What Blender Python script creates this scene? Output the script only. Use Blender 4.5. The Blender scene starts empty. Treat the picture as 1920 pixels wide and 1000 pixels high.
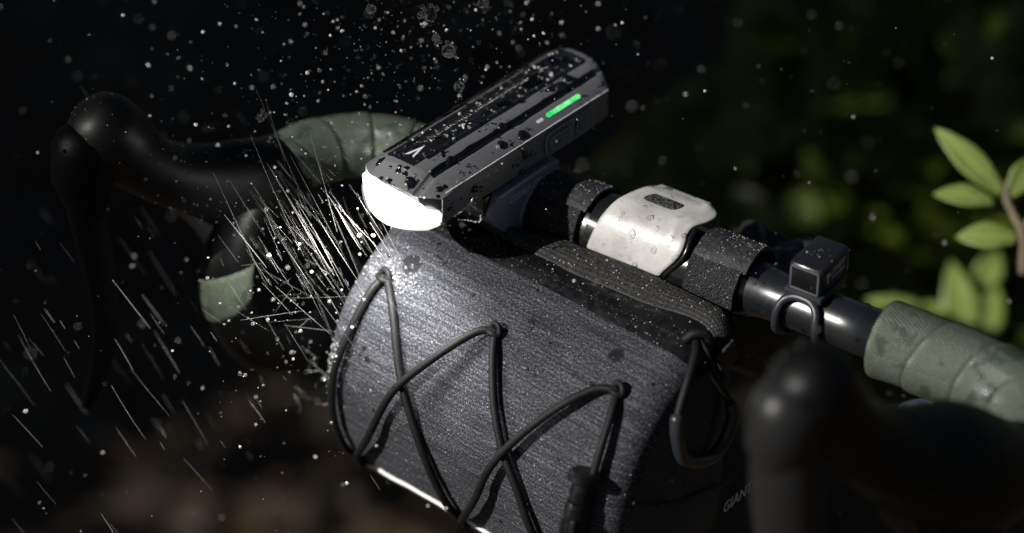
import bpy, bmesh, math, random
import numpy as np
from mathutils import Vector, Matrix, noise

# ------------------------------------------------------------------ camera
MM = 0.001
CR = Vector((.75484, .65592, 0)); CB = Vector((.53143, -.61158, .58620)); CU = CB.cross(CR)
cam_d = bpy.data.cameras.new('camera'); cam = bpy.data.objects.new('camera', cam_d)
bpy.context.scene.collection.objects.link(cam)
m = Matrix.Identity(4)
for i in range(3):
    m[i][0], m[i][1], m[i][2] = CR[i], CU[i], CB[i]
    m[i][3] = CB[i] * 1.4
cam.matrix_world = m
cam_d.lens = 100; cam_d.sensor_width = 36; cam_d.sensor_fit = 'HORIZONTAL'
cam_d.clip_start = .05; cam_d.clip_end = 200
cam_d.dof.use_dof = True; cam_d.dof.focus_distance = 1.352; cam_d.dof.aperture_fstop = 2.9
cam_d.dof.aperture_blades = 0
sc = bpy.context.scene; sc.camera = cam

# ------------------------------------------------------------------ world, sun, exposure
SUN = Vector((-.33, -.76, .56)).normalized()          # towards the sun
w = bpy.data.worlds.new('World'); sc.world = w; w.use_nodes = True
nt = w.node_tree; bg = nt.nodes['Background']
sky = nt.nodes.new('ShaderNodeTexSky'); sky.sky_type = 'NISHITA'; sky.sun_disc = False
sky.sun_elevation = math.asin(SUN.z); sky.sun_rotation = math.atan2(SUN.x, SUN.y)
nt.links.new(sky.outputs[0], bg.inputs[0]); bg.inputs[1].default_value = .019
sd = bpy.data.lights.new('sun', 'SUN'); so = bpy.data.objects.new('sun', sd)
sc.collection.objects.link(so); sd.energy = 4.6; sd.angle = math.radians(.6); sd.color = (1, .97, .92)
so.rotation_euler = SUN.to_track_quat('Z', 'Y').to_euler()
sc.view_settings.view_transform = 'Standard'; sc.view_settings.look = 'None'
sc.view_settings.exposure = .15; sc.view_settings.gamma = 1; sc.view_settings.use_curve_mapping = False
sc.cycles.max_bounces = 8; sc.cycles.transmission_bounces = 6; sc.cycles.transparent_max_bounces = 12

COL = sc.collection
rnd = random.Random(7)

# ------------------------------------------------------------------ materials
def mat(name, col, rough=.5, metal=0, **kw):
    mt = bpy.data.materials.new(name); mt.use_nodes = True
    b = mt.node_tree.nodes['Principled BSDF']
    b.inputs['Base Color'].default_value = (*col, 1); b.inputs['Roughness'].default_value = rough
    b.inputs['Metallic'].default_value = metal
    for k, v in kw.items():
        b.inputs[k.replace('_', ' ')].default_value = v
    return mt

class N:
    """small helper to write node trees"""
    def __init__(s, mt): s.t = mt.node_tree; s.b = s.t.nodes['Principled BSDF']
    def new(s, ty, **kw):
        n = s.t.nodes.new('ShaderNode' + ty)
        for k, v in kw.items(): setattr(n, k, v)
        return n
    def inp(s, n, i, v):
        if v is None: return
        if hasattr(v, 'bl_idname') or hasattr(v, 'is_output'): s.t.links.new(v, n.inputs[i])
        else: n.inputs[i].default_value = v
    def math(s, op, a, b=None, c=None):
        n = s.new('Math', operation=op)
        s.inp(n, 0, a); s.inp(n, 1, b); s.inp(n, 2, c); return n.outputs[0]
    def coord(s, out='Object', scale=(1, 1, 1), rot=(0, 0, 0)):
        c = s.new('TexCoord'); mp = s.new('Mapping'); s.t.links.new(c.outputs[out], mp.inputs[0])
        mp.inputs['Scale'].default_value = scale; mp.inputs['Rotation'].default_value = rot
        return mp.outputs[0]
    def noise(s, vec, scale=5, detail=4, rough=.55, dist=0):
        n = s.new('TexNoise'); s.t.links.new(vec, n.inputs['Vector'])
        n.inputs['Scale'].default_value = scale; n.inputs['Detail'].default_value = detail
        n.inputs['Roughness'].default_value = rough; n.inputs['Distortion'].default_value = dist
        return n.outputs[0]
    def vor(s, vec, scale=5, feature='F1', rnd_=1):
        n = s.new('TexVoronoi', feature=feature); s.t.links.new(vec, n.inputs['Vector'])
        n.inputs['Scale'].default_value = scale; n.inputs['Randomness'].default_value = rnd_
        return n.outputs[0]
    def ramp(s, f, stops):
        n = s.new('ValToRGB'); s.t.links.new(f, n.inputs[0]); e = n.color_ramp.elements
        while len(e) < len(stops): e.new(.5)
        for i, (p, c) in enumerate(stops):
            e[i].position = p; e[i].color = (*c, 1) if not isinstance(c, (int, float)) else (c, c, c, 1)
        return n.outputs[0]
    def mix(s, f, a, b):
        n = s.new('Mix', data_type='RGBA'); s.inp(n, 0, f)
        for i, v in ((6, a), (7, b)):
            if isinstance(v, tuple): n.inputs[i].default_value = (*v, 1)
            else: s.t.links.new(v, n.inputs[i])
        return n.outputs[2]
    def bump(s, h, strength=.3, dist=.001, prev=None):
        n = s.new('Bump'); s.t.links.new(h, n.inputs['Height']); n.inputs['Strength'].default_value = strength
        n.inputs['Distance'].default_value = dist
        if prev: s.t.links.new(prev, n.inputs['Normal'])
        return n.outputs[0]
    def set(s, k, v): s.t.links.new(v, s.b.inputs[k])

M = {}
# satin black lamp shell, partly wetted: wet runs are glossy, so they look dark
mt = M['shell'] = mat('satin_black_shell', (.05, .05, .053), .42); n = N(mt)
c = n.coord('Object', (1, 1, 1)); fine = n.noise(c, 1800, 2)
cw = n.coord('Object', (1, .16, 1)); wet = n.noise(cw, 170, 5, .66, .5)
wm = n.ramp(wet, [(.66, 0), (.675, 1)])
n.set('Roughness', n.math('MULTIPLY_ADD', wm, -.34, n.math('MULTIPLY_ADD', fine, .10, .37)))
n.set('Base Color', n.mix(wm, (.125, .125, .132), (.010, .010, .012)))
n.set('Normal', n.bump(fine, .25, .0002))
mt.node_tree.nodes['Principled BSDF'].inputs['Specular IOR Level'].default_value = .8
M['shell_dark'] = mat('black_plastic', (.008, .008, .009), .22)
mt = M['bevel_plate'] = mat('satin_grey_plate', (.16, .16, .165), .35); n = N(mt)
n.set('Roughness', n.ramp(n.noise(n.coord('Object'), 900, 3), [(.3, .28), (.7, .45)]))
M['rubber_button'] = mat('button_rubber', (.13, .13, .135), .45)
M['pad_rim_highlight'] = mat('button_rim_highlight', (.34, .34, .35), .4)  # pale colour stands in for highlights on the button edges
M['trim'] = mat('bright_trim', (.4, .4, .42), .25, 1)
M['edge'] = mat('ridge_highlight_paint', (.85, .85, .86), .3)  # pale colour stands in for the highlight along the lamp ridge
M['wet'] = mat('wet_black_film', (.006, .006, .007), .12)
M['wet_cloth'] = mat('soaked_cloth', (.007, .007, .009), .6, Specular_IOR_Level=.15)
M['print'] = mat('white_print', (.75, .75, .75), .4)
M['emboss'] = mat('embossed_lettering', (.5, .5, .53), .3)
mt = M['bracket'] = mat('bracket_plastic', (.20, .215, .25), .42); n = N(mt)
n.set('Roughness', n.ramp(n.noise(n.coord('Object'), 500, 4), [(.3, .3), (.7, .55)]))
n.set('Normal', n.bump(n.noise(n.coord('Object'), 1500, 2), .2, .0003))

def emit(name, col, st):
    mt = bpy.data.materials.new(name); mt.use_nodes = True; t = mt.node_tree
    t.nodes.remove(t.nodes['Principled BSDF']); e = t.nodes.new('ShaderNodeEmission')
    e.inputs[0].default_value = (*col, 1); e.inputs[1].default_value = st
    t.links.new(e.outputs[0], t.nodes['Material Output'].inputs[0]); return mt
M['lens'] = emit('lit_lens', (1, .985, .95), 22)
t = M['lens'].node_tree; e = [q for q in t.nodes if q.type == 'EMISSION'][0]     # bright core, dimmer rim
tc = t.nodes.new('ShaderNodeTexCoord'); mp = t.nodes.new('ShaderNodeMapping'); t.links.new(tc.outputs['Object'], mp.inputs[0])
mp.inputs['Location'].default_value = (0, 0, -1.2); mp.inputs['Scale'].default_value = (1 / .0245, 0, 1 / .0105)
ln = t.nodes.new('ShaderNodeVectorMath'); ln.operation = 'LENGTH'; t.links.new(mp.outputs[0], ln.inputs[0])
mr = t.nodes.new('ShaderNodeMapRange'); t.links.new(ln.outputs['Value'], mr.inputs[0])
for i_, v_ in ((1, .55), (2, 1.05), (3, 30), (4, .9)): mr.inputs[i_].default_value = v_
t.links.new(mr.outputs[0], e.inputs[1])
M['lens_rim'] = emit('lens_inner_ring', (1, .98, .95), .45)
mt = M['led'] = emit('green_led', (.05, 1, .22), 1); t = mt.node_tree
e = [q for q in t.nodes if q.type == 'EMISSION'][0]
tc = t.nodes.new('ShaderNodeTexCoord'); nz = t.nodes.new('ShaderNodeTexNoise'); nz.inputs['Scale'].default_value = 260
t.links.new(tc.outputs['Object'], nz.inputs[0]); rp = t.nodes.new('ShaderNodeValToRGB'); t.links.new(nz.outputs[0], rp.inputs[0])
rp.color_ramp.elements[0].position = .35; rp.color_ramp.elements[0].color = (.02, .62, .13, 1)
rp.color_ramp.elements[1].position = .68; rp.color_ramp.elements[1].color = (.35, 1.0, .45, 1)
t.links.new(rp.outputs[0], e.inputs[0])

# heathered grey bag cloth: UV in metres (u along the bag, v round it)
mt = M['cloth'] = mat('heather_grey_cloth', (.1, .1, .11), .8); n = N(mt)
c1 = n.coord('UV', (650, 1500, 1)); a = n.noise(c1, 1, 3, .6)
c2 = n.coord('UV', (1900, 900, 1)); b = n.noise(c2, 1, 2, .6)
c3 = n.coord('UV', (30, 420, 1)); s3 = n.noise(c3, 1, 3, .5)
big = n.noise(n.coord('UV', (28, 28, 28)), 1, 4)
sv = n.new('SeparateXYZ'); n.t.links.new(n.coord('UV'), sv.inputs[0])
rows = n.math('SINE', n.math('ADD', n.math('MULTIPLY', sv.outputs[1], 2 * math.pi / .0021), n.math('MULTIPLY', a, 5)))
mixf = n.math('ADD', n.math('MULTIPLY', rows, .017), n.math('ADD', n.math('MULTIPLY', a, .42), n.math('ADD', n.math('MULTIPLY', b, .5), n.math('MULTIPLY', s3, .2))))
col = n.ramp(mixf, [(.42, (.005, .005, .007)), (.56, (.025, .0265, .0325)), (.70, (.15, .154, .174))])
damp = n.ramp(n.noise(n.coord('UV', (75, 75, 75)), 1, 5, .7), [(.66, 0), (.70, 1)])
col2 = n.mix(n.math('MULTIPLY', damp, .55), col, (.008, .008, .010))
edge = n.math('MULTIPLY', n.math('SUBTRACT', n.noise(n.coord('UV', (420, 420, 420)), 1, 4, .65), .5), .0075)
for pu, pv, pr in [(-30.5, 20.5, 5.6), (94, 14, 3.8), (-30, 73, 1.9), (46.5, 18.4, 1.7), (48.5, 22, 1.0), (-33, 68, 1.2), (-50, 84, 3.2), (-44, 90, 2.0), (-18, 45, .9), (63, 40, .9), (10, 20, 1.0)]:   # drops soaked into the cloth
    vd = n.new('VectorMath', operation='DISTANCE'); n.t.links.new(n.coord('UV'), vd.inputs[0]); vd.inputs[1].default_value = (pu * MM, pv * MM, 0)
    k_ = n.new('MapRange', interpolation_type='SMOOTHSTEP'); n.t.links.new(n.math('ADD', vd.outputs['Value'], edge), k_.inputs[0])
    for i_, v_ in ((1, pr * MM * .82), (2, pr * MM * 1.12), (3, .92), (4, 0)): k_.inputs[i_].default_value = v_
    col2 = n.mix(k_.outputs[0], col2, (.005, .005, .007))
n.set('Base Color', col2)
n.set('Normal', n.bump(mixf, .9, .0006))
n.b.inputs['Sheen Weight'].default_value = .02; n.b.inputs['Specular IOR Level'].default_value = .2
mt = M['dark_cloth'] = mat('black_side_cloth', (.014, .014, .016), .75); n = N(mt)
f = n.noise(n.coord('Object', (1, 1, 1)), 1400, 2)
n.set('Base Color', n.ramp(f, [(.35, (.016, .016, .019)), (.7, (.06, .06, .068))])); n.set('Normal', n.bump(f, .6, .0005))
mt = M['strip'] = mat('coated_black_strip', (.006, .006, .007), .38, Specular_IOR_Level=.25); n = N(mt)
f = n.noise(n.coord('Object'), 260, 5, .6); n.set('Roughness', n.ramp(f, [(.35, .22), (.6, .6)])); n.set('Normal', n.bump(f, .35, .0008))
mt = M['zip'] = mat('woven_zip_tape', (.05, .048, .046), .62)
n = N(mt); f = n.noise(n.coord('Object'), 1100, 2); n.set('Base Color', n.ramp(f, [(.35, (.006, .006, .006)), (.68, (.048, .047, .046))])); n.b.inputs['Specular IOR Level'].default_value = .3
mt = M['cord'] = mat('black_elastic_cord', (.02, .02, .021), .55); n = N(mt)
f = n.noise(n.coord('Object'), 2000, 2); n.set('Base Color', n.ramp(f, [(.35, (.003, .003, .0035)), (.7, (.014, .014, .015))])); n.set('Normal', n.bump(f, .5, .0004)); n.b.inputs['Specular IOR Level'].default_value = .22
M['hook'] = mat('hook_plastic', (.022, .025, .03), .33)
M['piping'] = mat('reflective_piping', (.85, .85, .82), .35)
M['tag'] = mat('reflective_tag_print', (.62, .65, .66), .4)
# velcro straps
mt = M['velcro'] = mat('hook_and_loop_tape', (.012, .012, .014), .8); n = N(mt)
v = n.vor(n.coord('Object'), 900); n.set('Base Color', n.ramp(v, [(.0, (.035, .035, .04)), (.6, (.008, .008, .01))])); n.set('Normal', n.bump(v, 1, .0012))
mt = M['webbing'] = mat('nylon_webbing', (.02, .02, .021), .6); n = N(mt)
v = n.noise(n.coord('Object', (1, 1, 1)), 420, 5, .7); n.set('Base Color', n.ramp(v, [(.4, (.008, .008, .009)), (.65, (.034, .034, .035))])); n.set('Normal', n.bump(v, .6, .001))
# pale clamp
mt = M['pale'] = mat('pale_grey_rubber', (.52, .5, .46), .42); n = N(mt)
f = n.noise(n.coord('Object'), 55, 5, .65); g = n.noise(n.coord('Object'), 700, 3)
n.set('Base Color', n.ramp(f, [(.3, (.33, .32, .30)), (.55, (.45, .44, .42)), (.75, (.53, .52, .50))]))
n.set('Roughness', n.ramp(f, [(.35, .28), (.65, .55)])); n.set('Normal', n.bump(g, .3, .0004))
mt = M['inset'] = mat('dark_mesh_inset', (.02, .02, .02), .35); n = N(mt)
v = n.vor(n.coord('Object', (1, 1, 1)), 520); n.set('Base Color', n.ramp(v, [(.2, (.006, .006, .006)), (.5, (.06, .06, .06))])); n.set('Normal', n.bump(v, 1, .001))
# bar and tape
mt = M['bar'] = mat('black_lacquered_bar', (.010, .011, .013), .17); n = N(mt)
f = n.noise(n.coord('Object', (1, 1, 1)), 350, 4, .7); n.set('Roughness', n.ramp(f, [(.3, .25), (.7, .31)])); n.set('Normal', n.bump(f, .01, .0002)); n.b.inputs['Specular IOR Level'].default_value = 1.0
mt = M['tape'] = mat('sage_green_bar_tape', (.17, .21, .14), .55); n = N(mt)
tcu = n.new('TexCoord'); sp = n.new('SeparateXYZ'); n.t.links.new(tcu.outputs['UV'], sp.inputs[0])
uu, vv = sp.outputs[0], sp.outputs[1]
tri = n.math('ABSOLUTE', n.math('SUBTRACT', n.math('FRACT', n.math('MULTIPLY', uu, 7)), .5))
vt = n.math('ABSOLUTE', n.math('SUBTRACT', n.math('FRACT', vv), .5))
emb = n.math('SINE', n.math('MULTIPLY', n.math('ADD', n.math('MULTIPLY', tri, 1.3), n.math('FRACT', vv)), 2 * math.pi * 8))
patch = n.ramp(n.noise(n.coord('Object'), 62, 4, .6), [(.55, 0), (.61, 1)])
speck = n.noise(n.coord('Object'), 900, 3)
tcol = n.mix(n.math('MULTIPLY', patch, .8), n.ramp(speck, [(.3, (.052, .064, .046)), (.7, (.096, .112, .083))]), (.036, .05, .033))
n.set('Base Color', tcol)
n.set('Roughness', n.math('MULTIPLY_ADD', patch, -.22, .46))
n.set('Normal', n.bump(emb, .30, .0007, n.bump(speck, .2, .0004))); n.b.inputs['Specular IOR Level'].default_value = .3
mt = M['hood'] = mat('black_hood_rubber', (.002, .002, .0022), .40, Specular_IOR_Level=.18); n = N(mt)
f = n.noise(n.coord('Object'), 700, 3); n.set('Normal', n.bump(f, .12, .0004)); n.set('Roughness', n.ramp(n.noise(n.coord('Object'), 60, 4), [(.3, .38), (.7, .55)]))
mt = M['lever'] = mat('shaded_lever_metal', (.001, .001, .0011), .5, 0, Specular_IOR_Level=.05); n = N(mt)  # near-black colour paints the far lever's shade into its metal
f = n.noise(n.coord('Object'), 300, 5, .7); n.set('Roughness', n.ramp(f, [(.3, .32), (.7, .6)]))
M['lever_near'] = mat('lit_lever_metal', (.013, .013, .0135), .42, 0, Specular_IOR_Level=.3)  # lighter copy of the lever metal, the near lever's light painted in
M['box'] = mat('glossy_black_case', (.012, .012, .014), .2)
M['band2'] = mat('window_bezel', (.09, .095, .105), .35)
M['band'] = mat('rubber_band', (.022, .024, .03), .4)
mt = M['soft'] = mat('wet_black_nylon', (.014, .014, .014), .35); n = N(mt)
f = n.noise(n.coord('Object'), 140, 5, .65); n.set('Roughness', n.ramp(f, [(.35, .2), (.6, .6)])); n.set('Normal', n.bump(f, .5, .002))
M['hose'] = mat('blue_black_hose', (.045, .06, .085), .35)
# plants, ground
def leafmat(name, c0, c1, tr=.35):
    mt = bpy.data.materials.new(name); mt.use_nodes = True; n = N(mt); b = n.b
    f = n.noise(n.coord('Object'), 60, 4)
    colr = n.ramp(f, [(.35, c0), (.68, c1)])
    su = n.new('SeparateXYZ'); n.t.links.new(n.coord('UV', (1000, 1000, 1)), su.inputs[0])
    dm = n.math('ABSOLUTE', n.math('SUBTRACT', su.outputs[0], .5))
    vein = n.math('SINE', n.math('MULTIPLY', n.math('SUBTRACT', su.outputs[1], n.math('MULTIPLY', dm, .5)), 85))
    rib = n.math('MAXIMUM', n.ramp(dm, [(.02, .7), (.06, 0)]), n.math('MULTIPLY', n.ramp(vein, [(.8, 0), (1, 1)]), .22))
    colr = n.mix(rib, colr, tuple(min(1, c_ * 1.7 + .02) for c_ in c1)); n.set('Base Color', colr); b.inputs['Roughness'].default_value = .42
    t = n.t; trn = n.new('BsdfTranslucent'); t.links.new(colr, trn.inputs[0])
    mx = n.new('MixShader'); mx.inputs[0].default_value = tr
    t.links.new(b.outputs[0], mx.inputs[1]); t.links.new(trn.outputs[0], mx.inputs[2])
    t.links.new(mx.outputs[0], t.nodes['Material Output'].inputs[0]); return mt
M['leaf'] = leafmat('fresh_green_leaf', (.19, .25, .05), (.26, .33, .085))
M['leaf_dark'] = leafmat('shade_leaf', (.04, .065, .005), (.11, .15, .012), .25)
M['leaf_red'] = leafmat('reddish_leaf', (.12, .02, .012), (.2, .03, .015), .2)
M['stem'] = mat('woody_stem', (.16, .13, .08), .7)
M['twig'] = mat('dark_twig', (.03, .024, .016), .8)
mt = M['soil'] = mat('dark_wet_soil', (.04, .026, .014), .8); n = N(mt)
f = n.noise(n.coord('Object'), 3.0, 7, .65); n.set('Base Color', n.ramp(f, [(.35, (.024, .015, .006)), (.55, (.052, .033, .014)), (.75, (.08, .053, .025))]))
n.set('Normal', n.bump(n.noise(n.coord('Object'), 30, 6), .8, .03))
M['litter'] = leafmat('dead_leaf', (.03, .018, .008), (.065, .04, .018), .1)
# water
def watermat(name, diff, rough=.03, vary=False, tint=(.9, .9, .88)):
    mt = mat(name, (1, 1, 1), rough, 0, Transmission_Weight=1.0, IOR=1.33); n = N(mt); t = n.t
    if diff:
        d = n.new('BsdfDiffuse'); d.inputs[0].default_value = (*tint, 1)
        tr = n.new('BsdfTranslucent'); tr.inputs[0].default_value = (.86, .88, .9, 1)
        m0 = n.new('MixShader'); m0.inputs[0].default_value = .5
        t.links.new(d.outputs[0], m0.inputs[1]); t.links.new(tr.outputs[0], m0.inputs[2])
        mx = n.new('MixShader'); mx.inputs[0].default_value = diff
        if vary:
            gp = n.new('NewGeometry'); f_ = n.noise(gp.outputs['Position'], 160, 2)
            t.links.new(n.ramp(f_, [(.38, diff * .15), (.52, diff * .8), (.68, min(1, diff * 2.4))]), mx.inputs[0])
        t.links.new(n.b.outputs[0], mx.inputs[1]); t.links.new(m0.outputs[0], mx.inputs[2])
        t.links.new(mx.outputs[0], t.nodes['Material Output'].inputs[0])
    return mt
M['bead'] = watermat('clear_water', 0)
M['drop'] = watermat('airborne_water', .38, .06, True)
M['clear2'] = watermat('splash_water', .22, .08, True)
M['clear'] = watermat('clear_airborne_water', .04, .05)
M['thread'] = watermat('falling_water', .55, .1, tint=(.92, .90, .83)); t = M['thread'].node_tree
sh_ = t.nodes['Material Output'].inputs[0].links[0].from_socket; tr_ = t.nodes.new('ShaderNodeBsdfTransparent'); mx_ = t.nodes.new('ShaderNodeMixShader'); mx_.inputs[0].default_value = .66
t.links.new(sh_, mx_.inputs[1]); t.links.new(tr_.outputs[0], mx_.inputs[2]); t.links.new(mx_.outputs[0], t.nodes['Material Output'].inputs[0])
M['foam'] = watermat('broken_spray', .6, .1)
# clear film of water: lets the sunlight through to what it lies on
mt = M['film'] = bpy.data.materials.new('clear_water_film'); mt.use_nodes = True; t = mt.node_tree
t.nodes.remove(t.nodes['Principled BSDF']); tr_ = t.nodes.new('ShaderNodeBsdfTransparent'); tr_.inputs[0].default_value = (.93, .93, .93, 1)
gl_ = t.nodes.new('ShaderNodeBsdfGlossy'); gl_.inputs['Roughness'].default_value = .08; fr_ = t.nodes.new('ShaderNodeFresnel'); fr_.inputs[0].default_value = 1.2
mx_ = t.nodes.new('ShaderNodeMixShader'); t.links.new(fr_.outputs[0], mx_.inputs[0]); t.links.new(tr_.outputs[0], mx_.inputs[1]); t.links.new(gl_.outputs[0], mx_.inputs[2])
t.links.new(mx_.outputs[0], t.nodes['Material Output'].inputs[0])

# ------------------------------------------------------------------ builders (millimetres in, metres out)
ORG = {}
def prop(o, label=None, cat=None, group=None, kind=None):
    if label: o['label'] = label
    if cat: o['category'] = cat
    if group: o['group'] = group
    if kind: o['kind'] = kind
    return o
def thing(name, label, cat, loc, group=None):
    o = bpy.data.objects.new(name, None); COL.objects.link(o); o.empty_display_size = .01
    o.location = Vector(loc) * MM; ORG[o.name] = Vector(loc)
    return prop(o, label, cat, group)
def mk(name, geo, mt, parent=None, smooth=40, label=None, cat=None, group=None, kind=None, uv=None, org=None):
    """geo = (verts mm, faces); origin = that of the parent thing (or org)"""
    vs, fs = geo[0], geo[1]
    if uv is None and len(geo) > 2: uv = geo[2]
    base = ORG[parent.name] if parent else Vector(org if org else (0, 0, 0))
    me = bpy.data.meshes.new(name)
    me.from_pydata([((v[0] - base[0]) * MM, (v[1] - base[1]) * MM, (v[2] - base[2]) * MM) for v in vs], [], fs)
    if uv is not None:
        lay = me.uv_layers.new(name='UVMap')
        idx = np.zeros(len(me.loops), dtype=np.int32); me.loops.foreach_get('vertex_index', idx)
        lay.data.foreach_set('uv', np.asarray(uv, dtype=np.float32)[idx].ravel())
    if smooth:
        me.shade_smooth()
        if smooth < 180: me.set_sharp_from_angle(angle=math.radians(smooth))
    me.materials.append(mt)
    o = bpy.data.objects.new(name, me); COL.objects.link(o)
    if parent: o.parent = parent
    else: o.location = base * MM
    ORG[o.name] = Vector(base)
    return prop(o, label, cat, group, kind)
def join(*gs):
    V, F = [], []
    for g in gs:
        k = len(V); V += list(g[0]); F += [tuple(i + k for i in f) for f in g[1]]
    return V, F
def from_bm(bm):
    bm.verts.index_update(); g = ([tuple(v.co) for v in bm.verts], [tuple(v.index for v in f.verts) for f in bm.faces]); bm.free(); return g
def box(c, s, bev=0, rot=None, seg=2):
    bm = bmesh.new(); bmesh.ops.create_cube(bm, size=1)
    bmesh.ops.scale(bm, vec=s, verts=bm.verts)
    if bev: bmesh.ops.bevel(bm, geom=list(bm.edges), offset=bev, segments=seg, affect='EDGES', profile=.5)
    if rot: bmesh.ops.rotate(bm, matrix=rot, verts=bm.verts, cent=(0, 0, 0))
    bmesh.ops.translate(bm, vec=c, verts=bm.verts); return from_bm(bm)
def prism(poly, lo, hi, axis=0, bev=0):
    """poly of 2D points extruded along an axis (0: x with (y,z); 1: y with (x,z); 2: z with (x,y))"""
    bm = bmesh.new()
    def p3(p, h): return {0: (h, p[0], p[1]), 1: (p[0], h, p[1]), 2: (p[0], p[1], h)}[axis]
    a = [bm.verts.new(p3(p, lo)) for p in poly]; b = [bm.verts.new(p3(p, hi)) for p in poly]
    bm.faces.new(a); bm.faces.new(b[::-1]); n_ = len(poly)
    for i in range(n_): bm.faces.new((a[i], b[i], b[(i + 1) % n_], a[(i + 1) % n_]))
    bmesh.ops.recalc_face_normals(bm, faces=bm.faces)
    if bev:
        es = [e_ for e_ in bm.edges if len(e_.link_faces) == 2 and e_.calc_face_angle() > .4]
        bmesh.ops.bevel(bm, geom=es, offset=bev, segments=2, affect='EDGES', profile=.5)
    return from_bm(bm)
def catmull(P, n_=8):
    P = [Vector(p) for p in P]; Q = [2 * P[0] - P[1]] + P + [2 * P[-1] - P[-2]]; out = []
    for i in range(1, len(Q) - 2):
        a, b, c, d = Q[i - 1:i + 3]
        for k in range(n_):
            t = k / n_
            out.append(.5 * (2 * b + (c - a) * t + (2 * a - 5 * b + 4 * c - d) * t * t + (3 * b - a - 3 * c + d) * t ** 3))
    return out + [P[-1]]
def frames(path, up=Vector((0, 0, 1))):
    fr = []; nrm = None
    for i, p in enumerate(path):
        t = (path[min(i + 1, len(path) - 1)] - path[max(i - 1, 0)]).normalized()
        if nrm is None:
            nrm = (up - t * up.dot(t))
            if nrm.length < .1: nrm = Vector((1, 0, 0)) - t * t.x
        else: nrm = nrm - t * nrm.dot(t)
        nrm = nrm.normalized(); fr.append((p, t, nrm, t.cross(nrm)))
    return fr
def tube(path, rad, seg=12, cap=True, ell=1.0, round_=True, uvs=False):
    """rad: number or list along the path; ell: ratio of the second radius (number or list)"""
    path = [Vector(p) for p in path]; n_ = len(path); fr = frames(path)
    R_ = [rad] * n_ if isinstance(rad, (int, float)) else rad
    E_ = [ell] * n_ if isinstance(ell, (int, float)) else ell
    V, F, UV = [], [], []; s = 0
    for i, (p, t, a, b) in enumerate(fr):
        if i: s += (path[i] - path[i - 1]).length
        for k in range(seg):
            th = 2 * math.pi * k / seg
            V.append(p + a * (R_[i] * math.cos(th)) + b * (R_[i] * E_[i] * math.sin(th))); UV.append((k / seg, s * MM))
    for i in range(n_ - 1):
        for k in range(seg):
            k2 = (k + 1) % seg
            F.append((i * seg + k, i * seg + k2, (i + 1) * seg + k2, (i + 1) * seg + k))
    if cap:
        for i, sg in ((0, -1), (n_ - 1, 1)):
            p, t, a, b = fr[i]; base_i = i * seg; prev = [base_i + k for k in range(seg)]
            if round_:
                for q in (.5, .8, .95):
                    ring = []
                    for k in range(seg):
                        th = 2 * math.pi * k / seg; sc_ = math.sqrt(max(0, 1 - q * q))
                        V.append(p + t * (sg * R_[i] * q * .8) + a * (R_[i] * sc_ * math.cos(th)) + b * (R_[i] * E_[i] * sc_ * math.sin(th)))
                        UV.append((0, 0)); ring.append(len(V) - 1)
                    for k in range(seg):
                        k2 = (k + 1) % seg; f = (prev[k], prev[k2], ring[k2], ring[k])
                        F.append(f if sg > 0 else f[::-1])
                    prev = ring
            F.append(tuple(prev) if sg > 0 else tuple(prev[::-1]))
    return (V, F, UV) if uvs else (V, F)
def grid(fn, nu, nv, u0=0, u1=1, v0=0, v1=1, uvf=None):
    V, F, UV = [], [], []
    for j in range(nv + 1):
        for i in range(nu + 1):
            u = u0 + (u1 - u0) * i / nu; v = v0 + (v1 - v0) * j / nv
            V.append(Vector(fn(u, v))); UV.append(uvf(u, v) if uvf else (u * MM, v * MM))
    for j in range(nv):
        for i in range(nu):
            a = j * (nu + 1) + i; F.append((a, a + 1, a + nu + 2, a + nu + 1))
    return V, F, UV
def slab(fn, nu, nv, th, **kw):
    """a grid with thickness th along its own normal, closed all round"""
    V, F, UV = grid(fn, nu, nv, **kw)
    n_ = len(V); nr = [Vector((0, 0, 0)) for _ in V]
    for f in F:
        q = (V[f[2]] - V[f[0]]).cross(V[f[3]] - V[f[1]])
        for i in f: nr[i] += q
    V2 = [v - q.normalized() * th for v, q in zip(V, nr)]
    F2 = [tuple(i + n_ for i in f[::-1]) for f in F]
    W = nu + 1; rim = [i for i in range(W)] + [j * W + nu for j in range(1, nv + 1)] + [nv * W + i for i in range(nu - 1, -1, -1)] + [j * W for j in range(nv - 1, 0, -1)]
    F3 = [(rim[k], rim[k] + n_, rim[(k + 1) % len(rim)] + n_, rim[(k + 1) % len(rim)]) for k in range(len(rim))]
    return V + V2, F + F2 + F3, UV + UV
def smooth01(x): x = max(0, min(1, x)); return x * x * (3 - 2 * x)
def lerp_tab(tab, x):
    if x <= tab[0][0]: return tab[0][1]
    for (a, b), (c, d) in zip(tab, tab[1:]):
        if x <= c: return b + (d - b) * smooth01((x - a) / (c - a)) if c > a else d
    return tab[-1][1]
def smooth_tab(tab, x):
    X_, Y_ = zip(*tab); return float(np.mean(np.interp([x + k for k in (-9, -6, -3, 0, 3, 6, 9)], X_, Y_)))
def text_geo(body, size, depth, place, shear=0.0):
    """text as a solid mesh; place(x, y, h) maps text plane + height (mm) to the world"""
    cu = bpy.data.curves.new('lettering', 'FONT'); cu.body = body; cu.size = 1; cu.shear = shear; cu.resolution_u = 2
    cu.extrude = .5; cu.align_x = 'LEFT'
    ob = bpy.data.objects.new('lettering', cu); COL.objects.link(ob)
    dg = bpy.context.evaluated_depsgraph_get(); me = bpy.data.meshes.new_from_object(ob.evaluated_get(dg))
    V = [place(v.co.x * size, v.co.y * size, (v.co.z + .5) * depth) for v in me.vertices]
    F = [tuple(p.vertices) for p in me.polygons]
    bpy.data.objects.remove(ob); bpy.data.curves.remove(cu); bpy.data.meshes.remove(me)
    return V, F

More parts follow.
